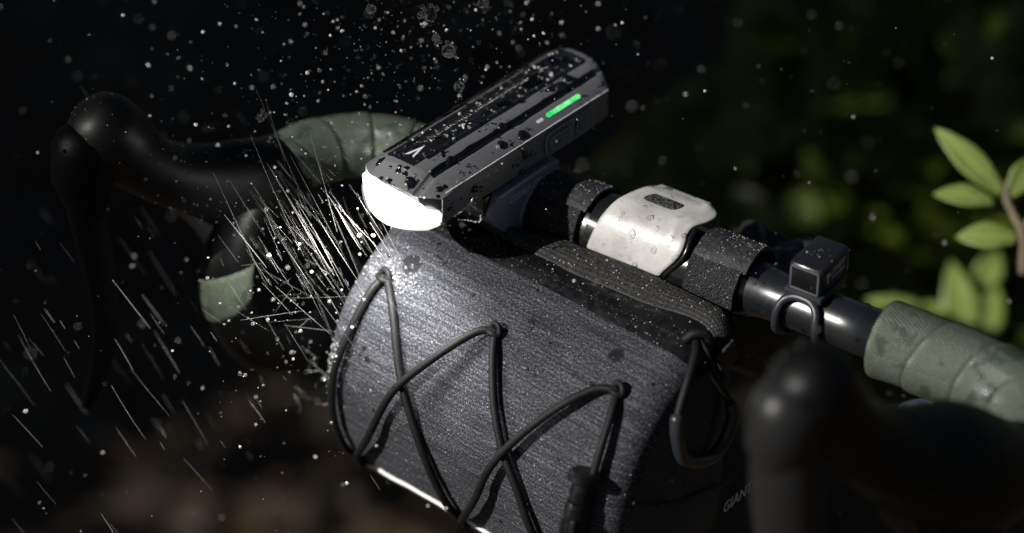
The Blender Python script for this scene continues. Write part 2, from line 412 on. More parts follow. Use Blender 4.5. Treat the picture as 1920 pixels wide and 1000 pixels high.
# ================================================================== setting
def gz(x, y): return -950 + 30 * noise.noise(Vector((x * .0025, y * .0025, 0))) + 12 * noise.noise(Vector((x * .012, y * .012, 3)))
V, F, UV = grid(lambda u, v: (u, v, gz(u, v)), 150, 150, -4500, 4500, -4000, 6000)
mk('ground', (V, F), M['soil'], kind='structure', smooth=180)

# ================================================================== handlebar
BD = Vector((1, .11, 0)).normalized(); BF = Vector((BD.y, -BD.x, 0)); ZZ = Vector((0, 0, 1))
def hb(c_, f_, z_): return BD * c_ + BF * f_ + ZZ * z_
BZ = 20; BFW = -28.8
bar = thing('drop_handlebar', 'black drop handlebar wrapped in sage green tape at both ends', 'handlebar', hb(63, BFW, BZ))
cs = [-62, -30, 20, 60, 104, 112, 120, 128, 134, 150, 170, 196]
rr = {-62: 12, -30: 14.6, 20: 15.9, 60: 15.9, 104: 15.9, 112: 15.6, 120: 14.2, 128: 12.6, 134: 12.1, 150: 12, 170: 12, 196: 12}
mk('bar', tube([hb(q, BFW, BZ) for q in cs], [rr[q] for q in cs], 40, round_=False), M['bar'], bar, 180)
near = [hb(*q) for q in [(190, BFW, 20), (214, BFW, 20), (246, -28, 20), (270, -19, 20), (284, 0, 20), (284, 24, 18), (280, 48, 8), (278, 62, -14), (277, 60, -42), (276, 44, -72), (274, 14, -95), (272, -40, -104)]]
far = [hb(*q) for q in [(-56, BFW, 20), (-78, BFW, 20), (-100, -24, 20), (-117, -11, 20), (-127, 8, 20), (-130, 32, 17), (-130, 52, 6), (-130, 64, -14), (-130, 64, -40), (-129, 50, -72), (-128, 18, -95), (-127, -40, -104)]]
def wraps(path, R_, pitch, skew, sgn, last=99, skip=()):
    P = catmull(path, 14); fr = frames(P); acc = [0]
    for a, b in zip(P, P[1:]): acc.append(acc[-1] + (b - a).length)
    L_ = acc[-1]
    def at(s):
        s = max(0, min(L_ - .01, s)); i = max(k for k in range(len(acc)) if acc[k] <= s); i = min(i, len(P) - 2)
        t = (s - acc[i]) / (acc[i + 1] - acc[i])
        return [fr[i][k].lerp(fr[i + 1][k], t) for k in range(4)]
    nw = min(last, int(L_ / pitch)); SEG = 40; NV = 20
    for wi in range(nw):
        if wi in skip: continue
        V, F, UV = [], [], []
        for j in range(NV + 1):
            q = j / NV
            for k in range(SEG + 1):
                th = 2 * math.pi * k / SEG
                sk = 0 if wi == 0 and j == 0 else skew * math.sin(th * 1 + sgn)
                s = wi * pitch + q * pitch * 1.04 + (sk if wi or q > .5 else sk * q * 2)
                p, t, a, b = at(s)
                # the leading edge of each turn lies over the last one
                r = R_ * (.8 if last == 8 and wi >= 7 else 1) + 1.1 * (1 - q) - .5 * math.exp(-((q) / .05) ** 2) + .3 * noise.noise(Vector((wi * 3.1 + math.cos(th), math.sin(th), q * 2)))
                r -= 1.3 * max(0, (q - .9) / .1)
                V.append(p + a * (r * math.cos(th)) + b * (r * math.sin(th))); UV.append((k / SEG, q + wi))
        # tucked-in front lip
        base = len(V)
        for k in range(SEG + 1):
            p, t, a, b = at(wi * pitch + (skew * math.sin(2 * math.pi * k / SEG + sgn) if wi else 0) + .6)
            th = 2 * math.pi * k / SEG; r = R_ - 3.2
            V.append(p + a * (r * math.cos(th)) + b * (r * math.sin(th))); UV.append((k / SEG, wi))
        for j in range(NV):
            for k in range(SEG):
                i0 = j * (SEG + 1) + k; F.append((i0, i0 + SEG + 1, i0 + SEG + 2, i0 + 1))
        for k in range(SEG): F.append((base + k, k, k + 1, base + k + 1))
        mk('tape_wrap', (V, F, UV), M['tape'], bar, 50)
wraps(near, 18.2, 25, 6, 2.6, 5)
mk('shade_dark_drop', tube(catmull(near, 8)[44:], 12, 24, round_=False), M['hood'], bar, 180)  # black colour stands in for shade on the lower near drop
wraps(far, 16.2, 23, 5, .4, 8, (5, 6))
mk('shade_dark_drop', tube(catmull(far, 8)[34:], 12, 24, round_=False), M['hood'], bar, 180)  # black colour stands in for shade on the lower far drop

# ================================================================== brake levers with hoods
def hood(name, label, c_, toe, path, lever, paddle, lm='lever'):
    t = thing(name, label, 'brake lever', hb(c_, 19, 20), 'brake levers on the handlebar')
    def P(f_, z_, lat=0): return hb(c_ + toe * max(0, f_ - 25) + lat, f_, z_)
    hp = catmull([P(q[0], q[1]) for q in path], 6)
    rads = catmull([(q[2], q[3], 0) for q in path], 6)
    mk('hood', tube(hp, [r.x for r in rads], 28, ell=[r.y for r in rads]), M['hood'], t, 180)
    lp = catmull([P(q[0], q[1]) for q in lever], 6); lr = catmull([(q[2], q[3], 0) for q in lever], 6)
    mk('lever_blade', tube(lp, [r.x for r in lr], 20, ell=[r.y for r in lr]), M[lm], t, 180)
    # the rubber cuff where the hood meets the blade
    a = path[-1]
    mk('pivot_cover', tube([P(a[0] + 9, a[1] - 8), P(a[0] + 12, a[1] - 24), P(a[0] + 11, a[1] - 44)], [17, 15.5, 9], 24, ell=.9), M[lm], t, 180)
    pp = catmull([P(q[0], q[1], q[2]) for q in paddle], 5)
    mk('shift_paddle', tube(pp, 5.5, 14, ell=.35), M['shell_dark'], t, 180)
    mk('clamp_band', tube([P(26, 19), P(33, 19)], 17.2, 28, round_=False), M['hood'], t, 40)
    return t
hpath = [(14, 17, 18.5, 1), (30, 18, 22, .85), (48, 22, 23, .8), (64, 31, 19, .9), (80, 42, 16, 1), (93, 55, 16.5, 1), (103, 70, 19, .98), (109, 80, 18.5, .95)]
hlever = [(117, 72, 9, .9), (121, 45, 9.5, .8), (119, 15, 9, .7), (117, -12, 8, .55), (118, -40, 7, .5), (124, -62, 5.5, .5), (131, -78, 3.5, .5)]
hpad = [(100, 44, 8), (84, 20, 8), (74, -4, 8), (70, -22, 8), (60, -30, 8)]
hood('brake_lever', 'black brake lever and hood at the far left end of the handlebar', -130, -.38, hpath, hlever, [(84, 34, 8), (70, 12, 8), (62, -8, 8), (58, -24, 8), (50, -32, 8)])
npath = [(14, 14, 20, 1), (40, 26, 27, 1), (62, 42, 28, 1), (90, 62, 21, 1), (112, 84, 17, 1), (128, 106, 18.5, .98), (136, 122, 18.5, .95)]
hood('brake_lever', 'blurred black brake lever and hood nearest the camera at lower right', 278, -.36, npath, [(144, 112, 12, .95), (145, 84, 15, .95), (141, 50, 15.5, .9), (134, 14, 15, .8), (127, -20, 13, .7), (124, -44, 9, .6)], hpad, 'lever_near')

# ================================================================== handlebar bag
BP = [(-21.5, 18), (-39.6, 9.3), (-55.5, -4), (-68.5, -21.6), (-78.2, -46.5), (-78.5, -66.6), (-73.6, -90.2), (-62.7, -114.5)]
BC = catmull([(0, a, b) for a, b in BP], 24); BS = [0]
for a, b in zip(BC, BC[1:]): BS.append(BS[-1] + (b - a).length)
def prof(s):
    if s <= 0: return BC[0] + (BC[1] - BC[0]).normalized() * s
    i = 0
    while i < len(BS) - 2 and BS[i + 1] < s: i += 1
    return BC[i].lerp(BC[i + 1], (s - BS[i]) / (BS[i + 1] - BS[i]))
def pnorm(s):
    t = prof(min(s + 1, 159)) - prof(max(s - 1, 0)); t.normalize(); return Vector((0, t.z, -t.y))
SB = 148; X0, X1 = -56, 128
def endround(x):           # how far the panel draws in at its ends
    a = max(0, (x - (X1 - 16)) / 16); b = max(0, (X0 + 7 - x) / 7)
    return 15 * (1 - math.sqrt(max(0, 1 - a * a))) + 5 * (1 - math.sqrt(max(0, 1 - b * b)))
def panel(x, s, off=0):
    n_ = pnorm(s); p = prof(s)
    wv = 1.2 * noise.noise(Vector((x * .022, s * .03, 1.5))) + .5 * noise.noise(Vector((x * .07, s * .09, 4)))
    sag = 2.0 * math.sin(math.pi * (x - X0) / (X1 - X0)) * math.sin(math.pi * min(1, s / SB))
    q = p + n_ * (off + wv + sag - endround(x))
    return Vector((x, q.y, q.z))
bag = thing('handlebar_bag', 'grey cloth handlebar bag with black elastic lacing under the headlight', 'bag', (36, -25, -112))
fp = mk('front_panel', grid(lambda x, s: panel(x, s), 150, 110, X0, X1, 0, SB), M['cloth'], bag, 180)
# top: coated strip, then zip tape, back to the bar
def top_y(x): return -21.5 + 6 * smooth01((x - 85) / 40)
def zlo(x): return lerp_tab([(-56, -5), (40, -6), (78, -2.5), (110, 3), (130, 2)], x)
def zup(x): return lerp_tab([(-56, -4), (-20, -2), (30, 11), (74, 16), (115, 16), (130, 10)], x)
def enddrop(x):
    a = max(0, (x - (X1 - 14)) / 14); return 16 * (1 - math.sqrt(max(0, 1 - a * a)))
def strip(x, v):
    y0 = panel(x, 0).y + .6; z0 = panel(x, 0).z - .5; y = y0 + (zlo(x) + 1.2 - y0) * v
    z = z0 + (19.5 - z0) * v + 2.2 * math.sin(math.pi * v) + .8 * noise.noise(Vector((x * .05, v * 2, 7)))
    return (x, y, z - enddrop(x) * v)
mk('top_strip', slab(strip, 90, 12, 1.2, u0=X0, u1=X1, v0=0, v1=1), M['strip'], bag, 60)
def zipf(x, v):
    y = zlo(x) + (zup(x) - zlo(x)) * v
    ph = x / 1.45 * math.pi; row = v * 7
    bmp = .55 * abs(math.sin(ph + (math.pi / 2 if int(row) % 2 else 0))) * abs(math.sin(math.pi * row)) ** .5
    return (x, y, 19.6 + 2.6 * v + 1.8 * math.sin(math.pi * v) + bmp - enddrop(x) * 1.05)
mk('zip_tape', slab(zipf, 520, 28, 1.0, u0=X0 + 2, u1=X1 - .5, v0=0, v1=1), M['zip'], bag, 180, label='woven zip tape along the top')
# seam stitches along the top of the panel
st = []
for k in range(60):
    x = X0 + 6 + k * 2.9
    p = Vector(strip(x, .34)); st.append(tube([p + Vector((-.95, 0, .05)), p + Vector((0, 0, .28)), p + Vector((.95, 0, .05))], .22, 5, round_=False))
mk('stitching', join(*st), M['zip'], bag, 180, kind='stuff')
# back and underside shell
back = [(14, 20), (17, 8), (17, -40), (14, -90), (4, -108), (-20, -115), (-48, -112), (-60, -107)]
bk = catmull([(0, a, b) for a, b in back], 6)
def backf(x, v):
    i = min(int(v), len(bk) - 2); p = bk[i].lerp(bk[i + 1], v - i); k = endround(x) * .8
    cy, cz = -25, -50; dv = Vector((0, p.y - cy, p.z - cz)); p = Vector((0, p.y, p.z)) - dv.normalized() * k
    return (x, p.y, p.z)
mk('back_shell', grid(backf, 60, len(bk) - 1, X0, X1, 0, len(bk) - 1), M['dark_cloth'], bag, 180)
# end panels
def endloop(x, inset):
    L = [panel(x, s) for s in np.linspace(0, SB, 30)] + [Vector(backf(x, v)) for v in np.linspace(len(bk) - 1, 0, 24)] + [Vector(zipf(x, 1)), Vector(zipf(x, .3)), Vector(strip(x, .4))]
    c_ = Vector((x, -28, -48)); return [p + (c_ - p) * inset for p in L]
def endpanel(x, dirn):
    V, F = [], []; ns = 9
    for j in range(ns):
        q = j / (ns - 1); L = endloop(x, q * .985); k = len(L)
        for i, p in enumerate(L):
            pk = 5 * math.sin(q * math.pi * .5) + (3.2 * noise.noise(Vector((p.y * .03, p.z * .035, x))) + 2.5 * math.exp(-((p.y + 40 + (p.z + 50) * .35) / 6) ** 2)) * min(1, q * 3)
            V.append(Vector((p.x + dirn * pk, p.y, p.z)))
    for j in range(ns - 1):
        for i in range(k):
            a, b = j * k + i, j * k + (i + 1) % k; f = (a, b, b + k, a + k); F.append(f if dirn < 0 else f[::-1])
    F.append(tuple((ns - 1) * k + i for i in range(k)))
    return V, F
mk('end_panel', endpanel(X1, 1), M['dark_cloth'], bag, 180, label='black end panel with the hook')
mk('end_panel', endpanel(X0, -1), M['dark_cloth'], bag, 180)
# side seam welt on the near end
mk('seam_welt', tube(catmull([(X1 + 4, -66, -36), (X1 + 6, -40, -52), (X1 + 6, -5, -64), (X1 + 5, 14, -70)], 8), 1.1, 8), M['strip'], bag, 180)
# bottom binding with its reflective piping
def bump_tube(path, r, amp, per):
    P = catmull(path, 40); fr = frames(P); acc = 0; rad = []
    for i, p in enumerate(P):
        if i: acc += (P[i] - P[i - 1]).length
        rad.append(r + amp * math.sin(acc / per * 2 * math.pi))
    return tube(P, rad, 10)
bp_ = [panel(x, SB + 1.2, -.4) for x in np.linspace(X0 + 1, X1 - 4, 16)]
mk('bottom_binding', bump_tube(bp_, 2.2, .45, 1.9), M['zip'], bag, 180)
mk('reflective_piping', tube([panel(x, SB - 2.6, .5) for x in np.linspace(-27, 78, 40)], 1.15, 10), M['piping'], bag, 180, label='white reflective piping on the bottom edge')
# lacing
laces = [
    [(-38.8, 33), (-40.1, 43.8), (-42.4, 68.2), (-45.2, 86.5), (-45.9, 109), (-44.6, 131), (-42, 145.5)],
    [(-41.4, 145.5), (-33, 130), (-20.7, 111.2), (-8.4, 85.8), (-.5, 71), (14.7, 50.8), (25.5, 35.4), (32.4, 31)],
    [(33.4, 31.4), (41, 43.4), (51.7, 60.4), (63, 77.1), (75.1, 92.4), (86.2, 114.3), (96, 146)],
    [(-36.2, 32.6), (-22.3, 45.8), (-7.2, 67), (5.2, 83.9), (17.3, 105.4), (25.5, 128.8), (28.4, 146)],
    [(28.6, 146), (38, 131), (51.5, 108.5), (60.6, 86.6), (72.3, 66), (85.8, 46.7), (96.6, 33), (105.4, 28.8)],
    [(106.4, 29.6), (110.5, 39.6), (113.8, 54.1), (115, 72)]]
lift = [[.3, 2, 3, 3, 2.5, 2, .3], [.3, 3, 5, 5.5, 6, 5, 3, .6], [.6, 2, 2, 2, 2, 2, .3], [.3, 2, 2, 2, 2, 2, .3], [.3, 4, 5.5, 5.5, 5, 5, 3, .6], [.6, 3, 4, 4]]
for lc, lf in zip(laces, lift):
    pts = catmull([panel(x, s, 1.6 + k) for (x, s), k in zip(lc, lf)], 12)
    mk('elastic_cord', tube(pts, 2.0, 12), M['cord'], bag, 180)
for (x, s) in [(-38, 31.8), (33, 30.2), (106, 28)]:      # top loops: a fold of cord and a knot
    lp = [panel(x - 3.5, s + 1.2, 2), panel(x - 1.5, s - 2.2, 3.6), panel(x + 2, s - 1.6, 3.8), panel(x + 3.2, s + 1.6, 2.4), panel(x + .5, s + 2.6, 4), panel(x - 3, s + 2, 3)]
    mk('cord_loop', tube(catmull(lp, 6), 1.5, 10), M['cord'], bag, 180)
for (x, s) in [(-42, 147), (28.4, 147.3)]:
    lp = [panel(x - 2.4, s - 4, 2.2), panel(x - 1.6, s + 1.5, 2.6), panel(x, s + 3, 1), panel(x + 1.6, s + 1.5, 2.6), panel(x + 2.6, s - 4, 2.4)]
    mk('cord_loop', tube(catmull(lp, 6), 1.7, 10), M['cord'], bag, 180)
# cord lock at the end of the lace
def along(s, x=112, off=6): return panel(x, s, off)
mk('cord_lock', join(tube([along(66, off=7), along(67.2, off=7), along(70, off=7), along(71, off=7)], [7.6, 9.4, 9.4, 7.8], 28, ell=.8, round_=False), tube([along(70.5), along(76), along(80)], [6.2, 6.6, 6.2], 24, ell=.8, round_=False), tube([along(80.5), along(82), along(98), along(100)], [7, 7.8, 7.4, 6.2], 24, ell=.75, round_=False)), M['strip'], bag, 35, label='black cord lock at the end of the lacing')
for dx in (-2.6, 3): mk('elastic_cord', tube([panel(112 + dx, s, 12 - (s - 88) * .08) for s in np.linspace(88, 130, 8)], 1.8, 10), M['cord'], bag, 180)
# hook on the near end
hk = catmull([(136, -41.5, 1), (137, -42, -8), (137, -37, -24), (137, -27, -33), (137, -14, -38), (137, -4, -34), (137, 1, -24), (136, 1, -17)], 8)
mk('hook', tube(hk, [3.3] * len(hk), 16), M['hook'], bag, 180, label='grey plastic J hook')
mk('hook_cord', tube(catmull([(121, -9, 19.5), (126, -16, 19), (131, -27, 14), (134, -36, 6), (136, -41.5, 0)], 6), 2.1, 10), M['cord'], bag, 180)
mk('hook_cord', tube(catmull([(121, -7, 19.5), (128, -10, 17), (133, -10, 6), (135, -3, -8), (136, 1, -18)], 6), 1.7, 10), M['cord'], bag, 180)
mk('hook_tab', box((130.5, 3, 8), (2, 13, 14), .8, Matrix.Rotation(.35, 3, 'X')), M['webbing'], bag, 40)
mk('hook_loop', tube(catmull([(117, -12, 20.5), (120, -9, 23.5), (124, -5, 22.5), (125, -4, 18)], 6), 2.3, 10), M['cord'], bag, 180)
# printed tag
tx = text_geo('GIANT', 9, .3, lambda x, y, h: (X1 + 8.2 + h, -2 + x * .86, -82 + y), .2)
mk('tag_print', tx, M['tag'], bag, 0, label='pale reflective lettering low on the end panel')
# hook and loop straps round the bar belong to the bag
def ringf(c0, c1, r, t0, t1, seg=40, th=1.6, edge=None):
    def fn(u, v):
        a = math.radians(t0 + (t1 - t0) * v); cc = c0 + (c1 - c0) * u
        if edge: cc += edge(u, v)
        rr_ = r + .5 * noise.noise(Vector((cc * .12, a * 3, r)))
        return hb(cc, BFW + rr_ * math.cos(a), BZ + rr_ * math.sin(a))
    return slab(fn, 16, seg, th, v0=0, v1=1)
for (c0, c1, ctop) in ((-3, 29, 8), (92, 119, -6)):
    st_ = thing('tmp', None, None, (0, 0, 0)) if False else None
    s_ = mk('strap', ringf(c0, c1, 19.3, -50, 230, 56), M['velcro'], bag, 60, label='black hook and loop strap round the bar')
    g = ringf(c0 + 1, c1 + 3, 20.9, 52, 200, 36, 1.5, lambda u, v: ctop * .4 * v)
    o = mk('strap_flap', g, M['webbing'], s_, 60)

# ================================================================== stem clamp
pc = thing('stem_clamp', 'pale grey curved clamp over the bar with dark mesh inset', 'clamp', hb(63, BFW, BZ))
def sil_r(a): return (20.6 + 4.4 * smooth01((a - 15) / 75)) / (math.cos(math.radians(a - 88)) if a > 88 else 1) * (1 - .10 * smooth01((a - 112) / 22))
tmin = [(5, 37.5), (30, 39.5), (50, 41), (75, 44), (105, 48), (130, 55)]
tmax = [(5, 79), (15, 81.5), (42, 88), (62, 88), (76, 86), (90, 88.5), (106, 93), (118, 92), (126, 87), (130, 80)]
def sil(u, v, off=0):
    a = 5 + 125 * v; t0 = smooth_tab(tmin, a); t1 = smooth_tab(tmax, a)
    cc = t0 + (t1 - t0) * u; r = sil_r(a) + off
    r += 1.1 * math.exp(-((u - .78 - .1 * v) / .07) ** 2) * smooth01((a - 40) / 40) * (1 - smooth01((a - 118) / 12))
    r -= .7 * smooth01((abs(u - .5) * 2 - .93) / .07)
    ar = math.radians(a); return hb(cc, BFW + r * math.cos(ar), BZ + r * math.sin(ar))
shell_ = mk('cover', slab(sil, 60, 70, 2.4, v0=0, v1=1), M['pale'], pc, 180)
def inset(u, v):
    x_ = 2 * u - 1; y_ = 2 * v - 1; k = (abs(x_) ** 5 + abs(y_) ** 5) ** .2; mx_ = max(abs(x_), abs(y_), 1e-6); q = mx_ / max(k, 1e-6)
    return sil(.20 + (.5 + x_ * q * .5) * .42, .70 + (.5 + y_ * q * .5) * .12, .35)
mk('mesh_inset', slab(inset, 24, 14, .8, v0=0, v1=1), M['inset'], pc, 180)
mk('inner_band', ringf(34, 92, 18.4, -40, 230, 56, 1.5), M['shell_dark'], pc, 60)
mk('clamp_lip', tube([sil(1, v, -1.2) + BD * 1.6 for v in np.linspace(0, .6, 14)], 1.3, 10), M['shell_dark'], pc, 180)

# ================================================================== headlight
LX, LZ = -25, 60
lamp = thing('headlight', 'black bicycle headlight with its white lens switched on', 'headlight', (LX, 10, LZ - 14))
half = [(0, 16), (7.5, 15.9), (11.5, 15.1), (13.8, 14.4), (14.4, 12.9), (16.4, 12.2), (17.3, 12.7), (25, 8.6), (25.4, 7.8), (25.2, -7.5), (20, -13), (12, -14), (0, -14)]
lefth = [(7.5, 15.9), (11.5, 14.6), (13.8, 13.6), (14.4, 12.2), (16.4, 10.9), (17.3, 11.2), (24, 5), (24.4, 4.2), (24.6, -7), (20, -13), (12, -14)]
prf = half + [(-x, z) for x, z in lefth[::-1]]
def yf(x): return -62 + 11 * (x / 24) ** 2
def yr(x): return 83 - 7 * (x / 24) ** 2
def shell_pts(k, scl, dy=0):
    dip = 6 * max(0, 1 - k / .085)          # the nose slopes down to the lens
    return [Vector((LX + x * scl, yf(x) * (1 - k) + yr(x) * k + dy, LZ + 1 + (z - 1) * scl - dip * smooth01((z - 4) / 10))) for x, z in prf]
secs = [(0, .90, 2.5), (0, .955, .4), (0, .985, 0), (.02, 1, 0), (.085, 1, 0), (.3, 1, 0), (.6, 1, 0), (.95, 1, 0), (.975, .985, 0), (.99, .95, 0), (1.0, .88, 0)]
V, F = [], []; np_ = len(prf)
for q in secs: V += shell_pts(*q)
for j in range(len(secs) - 1):
    for i in range(np_):
        a, b = j * np_ + i, j * np_ + (i + 1) % np_; F.append((a, a + np_, b + np_, b))
F.append(tuple((len(secs) - 1) * np_ + i for i in range(np_)))
bm = bmesh.new(); vv_ = [bm.verts.new(v) for v in V]
for f in F: bm.faces.new([vv_[i] for i in f])
bmesh.ops.recalc_face_normals(bm, faces=bm.faces)
es = [e_ for e_ in bm.edges if len(e_.link_faces) == 2 and e_.calc_face_angle() > .35]
bmesh.ops.bevel(bm, geom=es, offset=.45, segments=2, affect='EDGES', profile=.5)
body = mk('body', from_bm(bm), M['shell'], lamp, 35)
# lens: a bulging sheet closing the mouth
lout = catmull([(x, 0, z) for x, z in [(-24, .5), (-17, 6), (-8, 8), (2, 8), (10, 6), (16, 2.4), (19.0, -.6), (23, -1.4), (24.6, -5.8), (22.6, -10.2), (16, -11.6), (5, -11.8), (-7, -11.2), (-15, -9), (-21, -4.5), (-24, .5)]], 10)[:-1]
V, F = [], []; rings = [1.0, .97, .8, .5, .2]; nl = len(lout)
for q in rings:
    for p in lout:
        xx, zz = p.x * q, -1 + (p.z + 1) * q
        V.append(Vector((LX + xx, yf(xx) + (1.5 if q == 1 else -1.6 - 1.5 * (1 - q)), LZ + zz)))
for j in range(len(rings) - 1):
    for i in range(nl):
        a, b = j * nl + i, j * nl + (i + 1) % nl; F.append((a, a + nl, b + nl, b))
F.append(tuple((len(rings) - 1) * nl + i for i in range(nl))[::-1])
# dark face behind the lens
mk('mouth', ([Vector((LX + x * .93, yf(x) + .8, LZ + 1 + (z - 1) * .93 - 6 * smooth01((z - 4) / 10))) for x, z in prf], [tuple(range(len(prf)))]), M['shell_dark'], lamp, 0)
lens = mk('lens', (V, F), M['lens'], lamp, 180, label='glowing white lens')
mk('lens_ring', tube([Vector((LX - 4 + 13 * math.cos(a), yf(-4 + 13 * math.cos(a)) - 3.4, LZ - 1 + 8 * math.sin(a))) for a in np.linspace(2.5, 4.4, 16)], .42, 6), M['lens_rim'], lens, 180)
# the beam spilling down and forward from the lens
bl = bpy.data.lights.new('headlight_beam', 'SPOT'); bl.energy = 1.5; bl.spot_size = math.radians(150); bl.spot_blend = .6; bl.shadow_soft_size = .012; bl.color = (1, .98, .93)
bo = bpy.data.objects.new('headlight_beam', bl); COL.objects.link(bo); bo.parent = lamp
bo.location = (Vector((LX - 6, -72, LZ - 4)) - ORG[lamp.name]) * MM; bo.rotation_euler = (Vector((.1, .35, 1))).to_track_quat('Z', 'Y').to_euler()
# front top plate
def ztop(x):
    for (a, b), (c_, d_) in zip(half, half[1:]):
        if a <= abs(x) <= c_ and c_ > a: return b + (d_ - b) * (abs(x) - a) / (c_ - a)
    return 16
def plate(u, v):
    x = -11.5 + 23 * u; y = yf(x) + .5 + 10 * v - 2.5 * v * abs(2 * u - 1); x *= (1 - .12 * v)
    return (LX + x, y, LZ + ztop(x) + .5 - 6 * max(0, 1 - (y - yf(x)) / 12.3) * smooth01((ztop(x) - 4) / 10))
mk('front_plate', slab(plate, 16, 6, .7, v0=0, v1=1), M['bevel_plate'], lamp, 60, label='grey wedge plate above the lens')
# ribbed top panel
mk('top_panel', slab(lambda u, v: (LX - 10.5 + 16.5 * u, -49 + 126 * v, LZ + ztop(-10.5 + 16.5 * u) + .35), 12, 20, .7, v0=0, v1=1), M['shell_dark'], lamp, 60)
ribs = []
for k in range(52):
    y = -30 + k * 1.95
    ribs.append(tube([Vector((LX - 7.4, y - 1.2, LZ + 16.2)), Vector((LX + 3.6, y + 3.4, LZ + 16.3))], .42, 6, round_=False))
mk('top_ribs', join(*ribs), M['shell_dark'], lamp, 180, label='fine diagonal ribs on the top')
mk('trim_line', tube([Vector((LX + 5.3, -26 + 4 * k, LZ + ztop(5.3) + .35)) for k in range(24)], .3, 6), M['trim'], lamp, 180)
# ridge highlight painted as a pale strip, and the wet channels along the top
mk('ridge_highlight', tube([Vector((LX + 25.15, y, LZ + 8.3)) for y in np.linspace(-47, 72, 40)], [.28 + .16 * abs(noise.noise(Vector((k * .6, 0, 0)))) for k in range(40)], 8), M['edge'], lamp, 180)
def channel(x0, x1, y0, y1, seed, amp, sg=1):
    def fn(u, v):
        y = y0 + (y1 - y0) * v; e_ = amp * (max(-.1, noise.noise(Vector((y * .09, seed, 3 * (u > .5))))) + .2 * noise.noise(Vector((y * .25, seed, 5)))) * math.sin(math.pi * min(1, max(.0, v * 12, )) * .5)
        x = (x0 - e_) + (x1 - x0 + 2 * e_) * u
        return (LX + sg * x, y, LZ + ztop(x) + .22)
    return slab(fn, 10, 150, .5, v0=0, v1=1)
mk('wet_channel', channel(13.4, 16.6, -46, 74, 3, .9), M['wet'], lamp, 60)
mk('wet_channel', channel(5.9, 7.7, -40, 76, 9, .6), M['wet'], lamp, 60)
mk('wet_channel', channel(13.4, 16.6, -46, 74, 14, .9, -1), M['wet'], lamp, 60)
mk('wet_channel', channel(7.6, 9.4, -40, 76, 19, .6, -1), M['wet'], lamp, 60)
# printed mark, light strip, icon
def onz(px, py): return (px, py)
logo = prism([(-28.4, -44.6), (-26.0, -32.8), (-23.2, -44.2), (-24.6, -43.2), (-25.9, -37.6), (-26.7, -43.0)], LZ + 16.3, LZ + 16.55, 2)
mk('printed_mark', logo, M['print'], lamp, 0, label='white triangular mark')
def slope(x, y, h):       # a point on the sloping right shoulder; x in local mm across
    z = 12.7 - 4.1 * (x - 17.3) / 7.7; nx, nz_ = .470, .883
    return Vector((LX + x + nx * h, y, LZ + z + nz_ * h))
def shoulder_plate(x0, x1, y0, y1, h):
    def fn(u, v):
        a = 2 * u - 1; b = 2 * v - 1; L_ = (y1 - y0) / (x1 - x0)
        yy = b * L_; over = max(0, abs(yy) - (L_ - 1)); wd = math.sqrt(max(.02, 1 - min(1, over) ** 2))
        return slope((x0 + x1) / 2 + a * wd * (x1 - x0) / 2, (y0 + y1) / 2 + b * (y1 - y0) / 2, h)
    return slab(fn, 4, 24, h + .2, v0=0, v1=1)
mk('green_light_strip', shoulder_plate(19.4, 21.6, 30.5, 56, .3), M['led'], lamp, 60, label='glowing green battery strip')
mk('battery_icon', shoulder_plate(19.8, 21.4, 23.5, 28, .2), M['print'], lamp, 60)
# side buttons
def roundrect(y0, y1, z0, z1, r, k=5):
    P = []
    for cy, cz, a0 in ((y1 - r, z1 - r, 0), (y0 + r, z1 - r, 90), (y0 + r, z0 + r, 180), (y1 - r, z0 + r, 270)):
        for i in range(k + 1):
            a = math.radians(a0 + 90 * i / k); P.append((cy + r * math.cos(a), cz + r * math.sin(a)))
    return P
xs = LX + 25.35
pad = mk('button_pad', prism(roundrect(24, 60, LZ - 6.6, LZ + 5.4, 3.2), xs - 1, xs + .7, 0, .35), M['rubber_button'], lamp, 40)
mk('pad_rim_highlight', tube([(xs + .7, a, b) for a, b in roundrect(24, 60, LZ - 6.6, LZ + 5.4, 3.2, 6)] + [(xs + .7, 60, LZ + 2.2)], .34, 6), M['pad_rim_highlight'], pad, 180)
mk('pad_rim_highlight', tube([(xs + .75, 44.2, LZ - 6.2), (xs + .75, 44.2, LZ + 5)], .3, 6), M['pad_rim_highlight'], pad, 180)
mk('pad_rim_highlight', tube([(xs + 1.45, a, b) for a, b in roundrect(27, 42, LZ - 4.2, LZ + 3, 2, 6)] + [(xs + 1.45, 42, LZ + 1)], .26, 6), M['pad_rim_highlight'], pad, 180)
mk('pad_rim_highlight', tube([(xs + 1.4, 51 + 4.6 * math.cos(a), LZ - .6 + 4.6 * math.sin(a)) for a in np.linspace(0, 2 * math.pi, 25)], .26, 6), M['pad_rim_highlight'], pad, 180)
mk('button', prism(roundrect(27, 42, LZ - 4.2, LZ + 3.0, 2), xs, xs + 1.5, 0, .35), M['rubber_button'], pad, 40)
mk('button', prism([(51 + 4.6 * math.cos(a), LZ - .6 + 4.6 * math.sin(a)) for a in np.linspace(0, 2 * math.pi, 25)[:-1]], xs, xs + 1.4, 0, .35), M['rubber_button'], pad, 40)
mk('button', prism([(51 + 2.8 * math.cos(a), LZ - .6 + 2.8 * math.sin(a)) for a in np.linspace(0, 2 * math.pi, 25)[:-1]], xs + 1.4, xs + 1.9, 0, .2), M['rubber_button'], pad, 40)

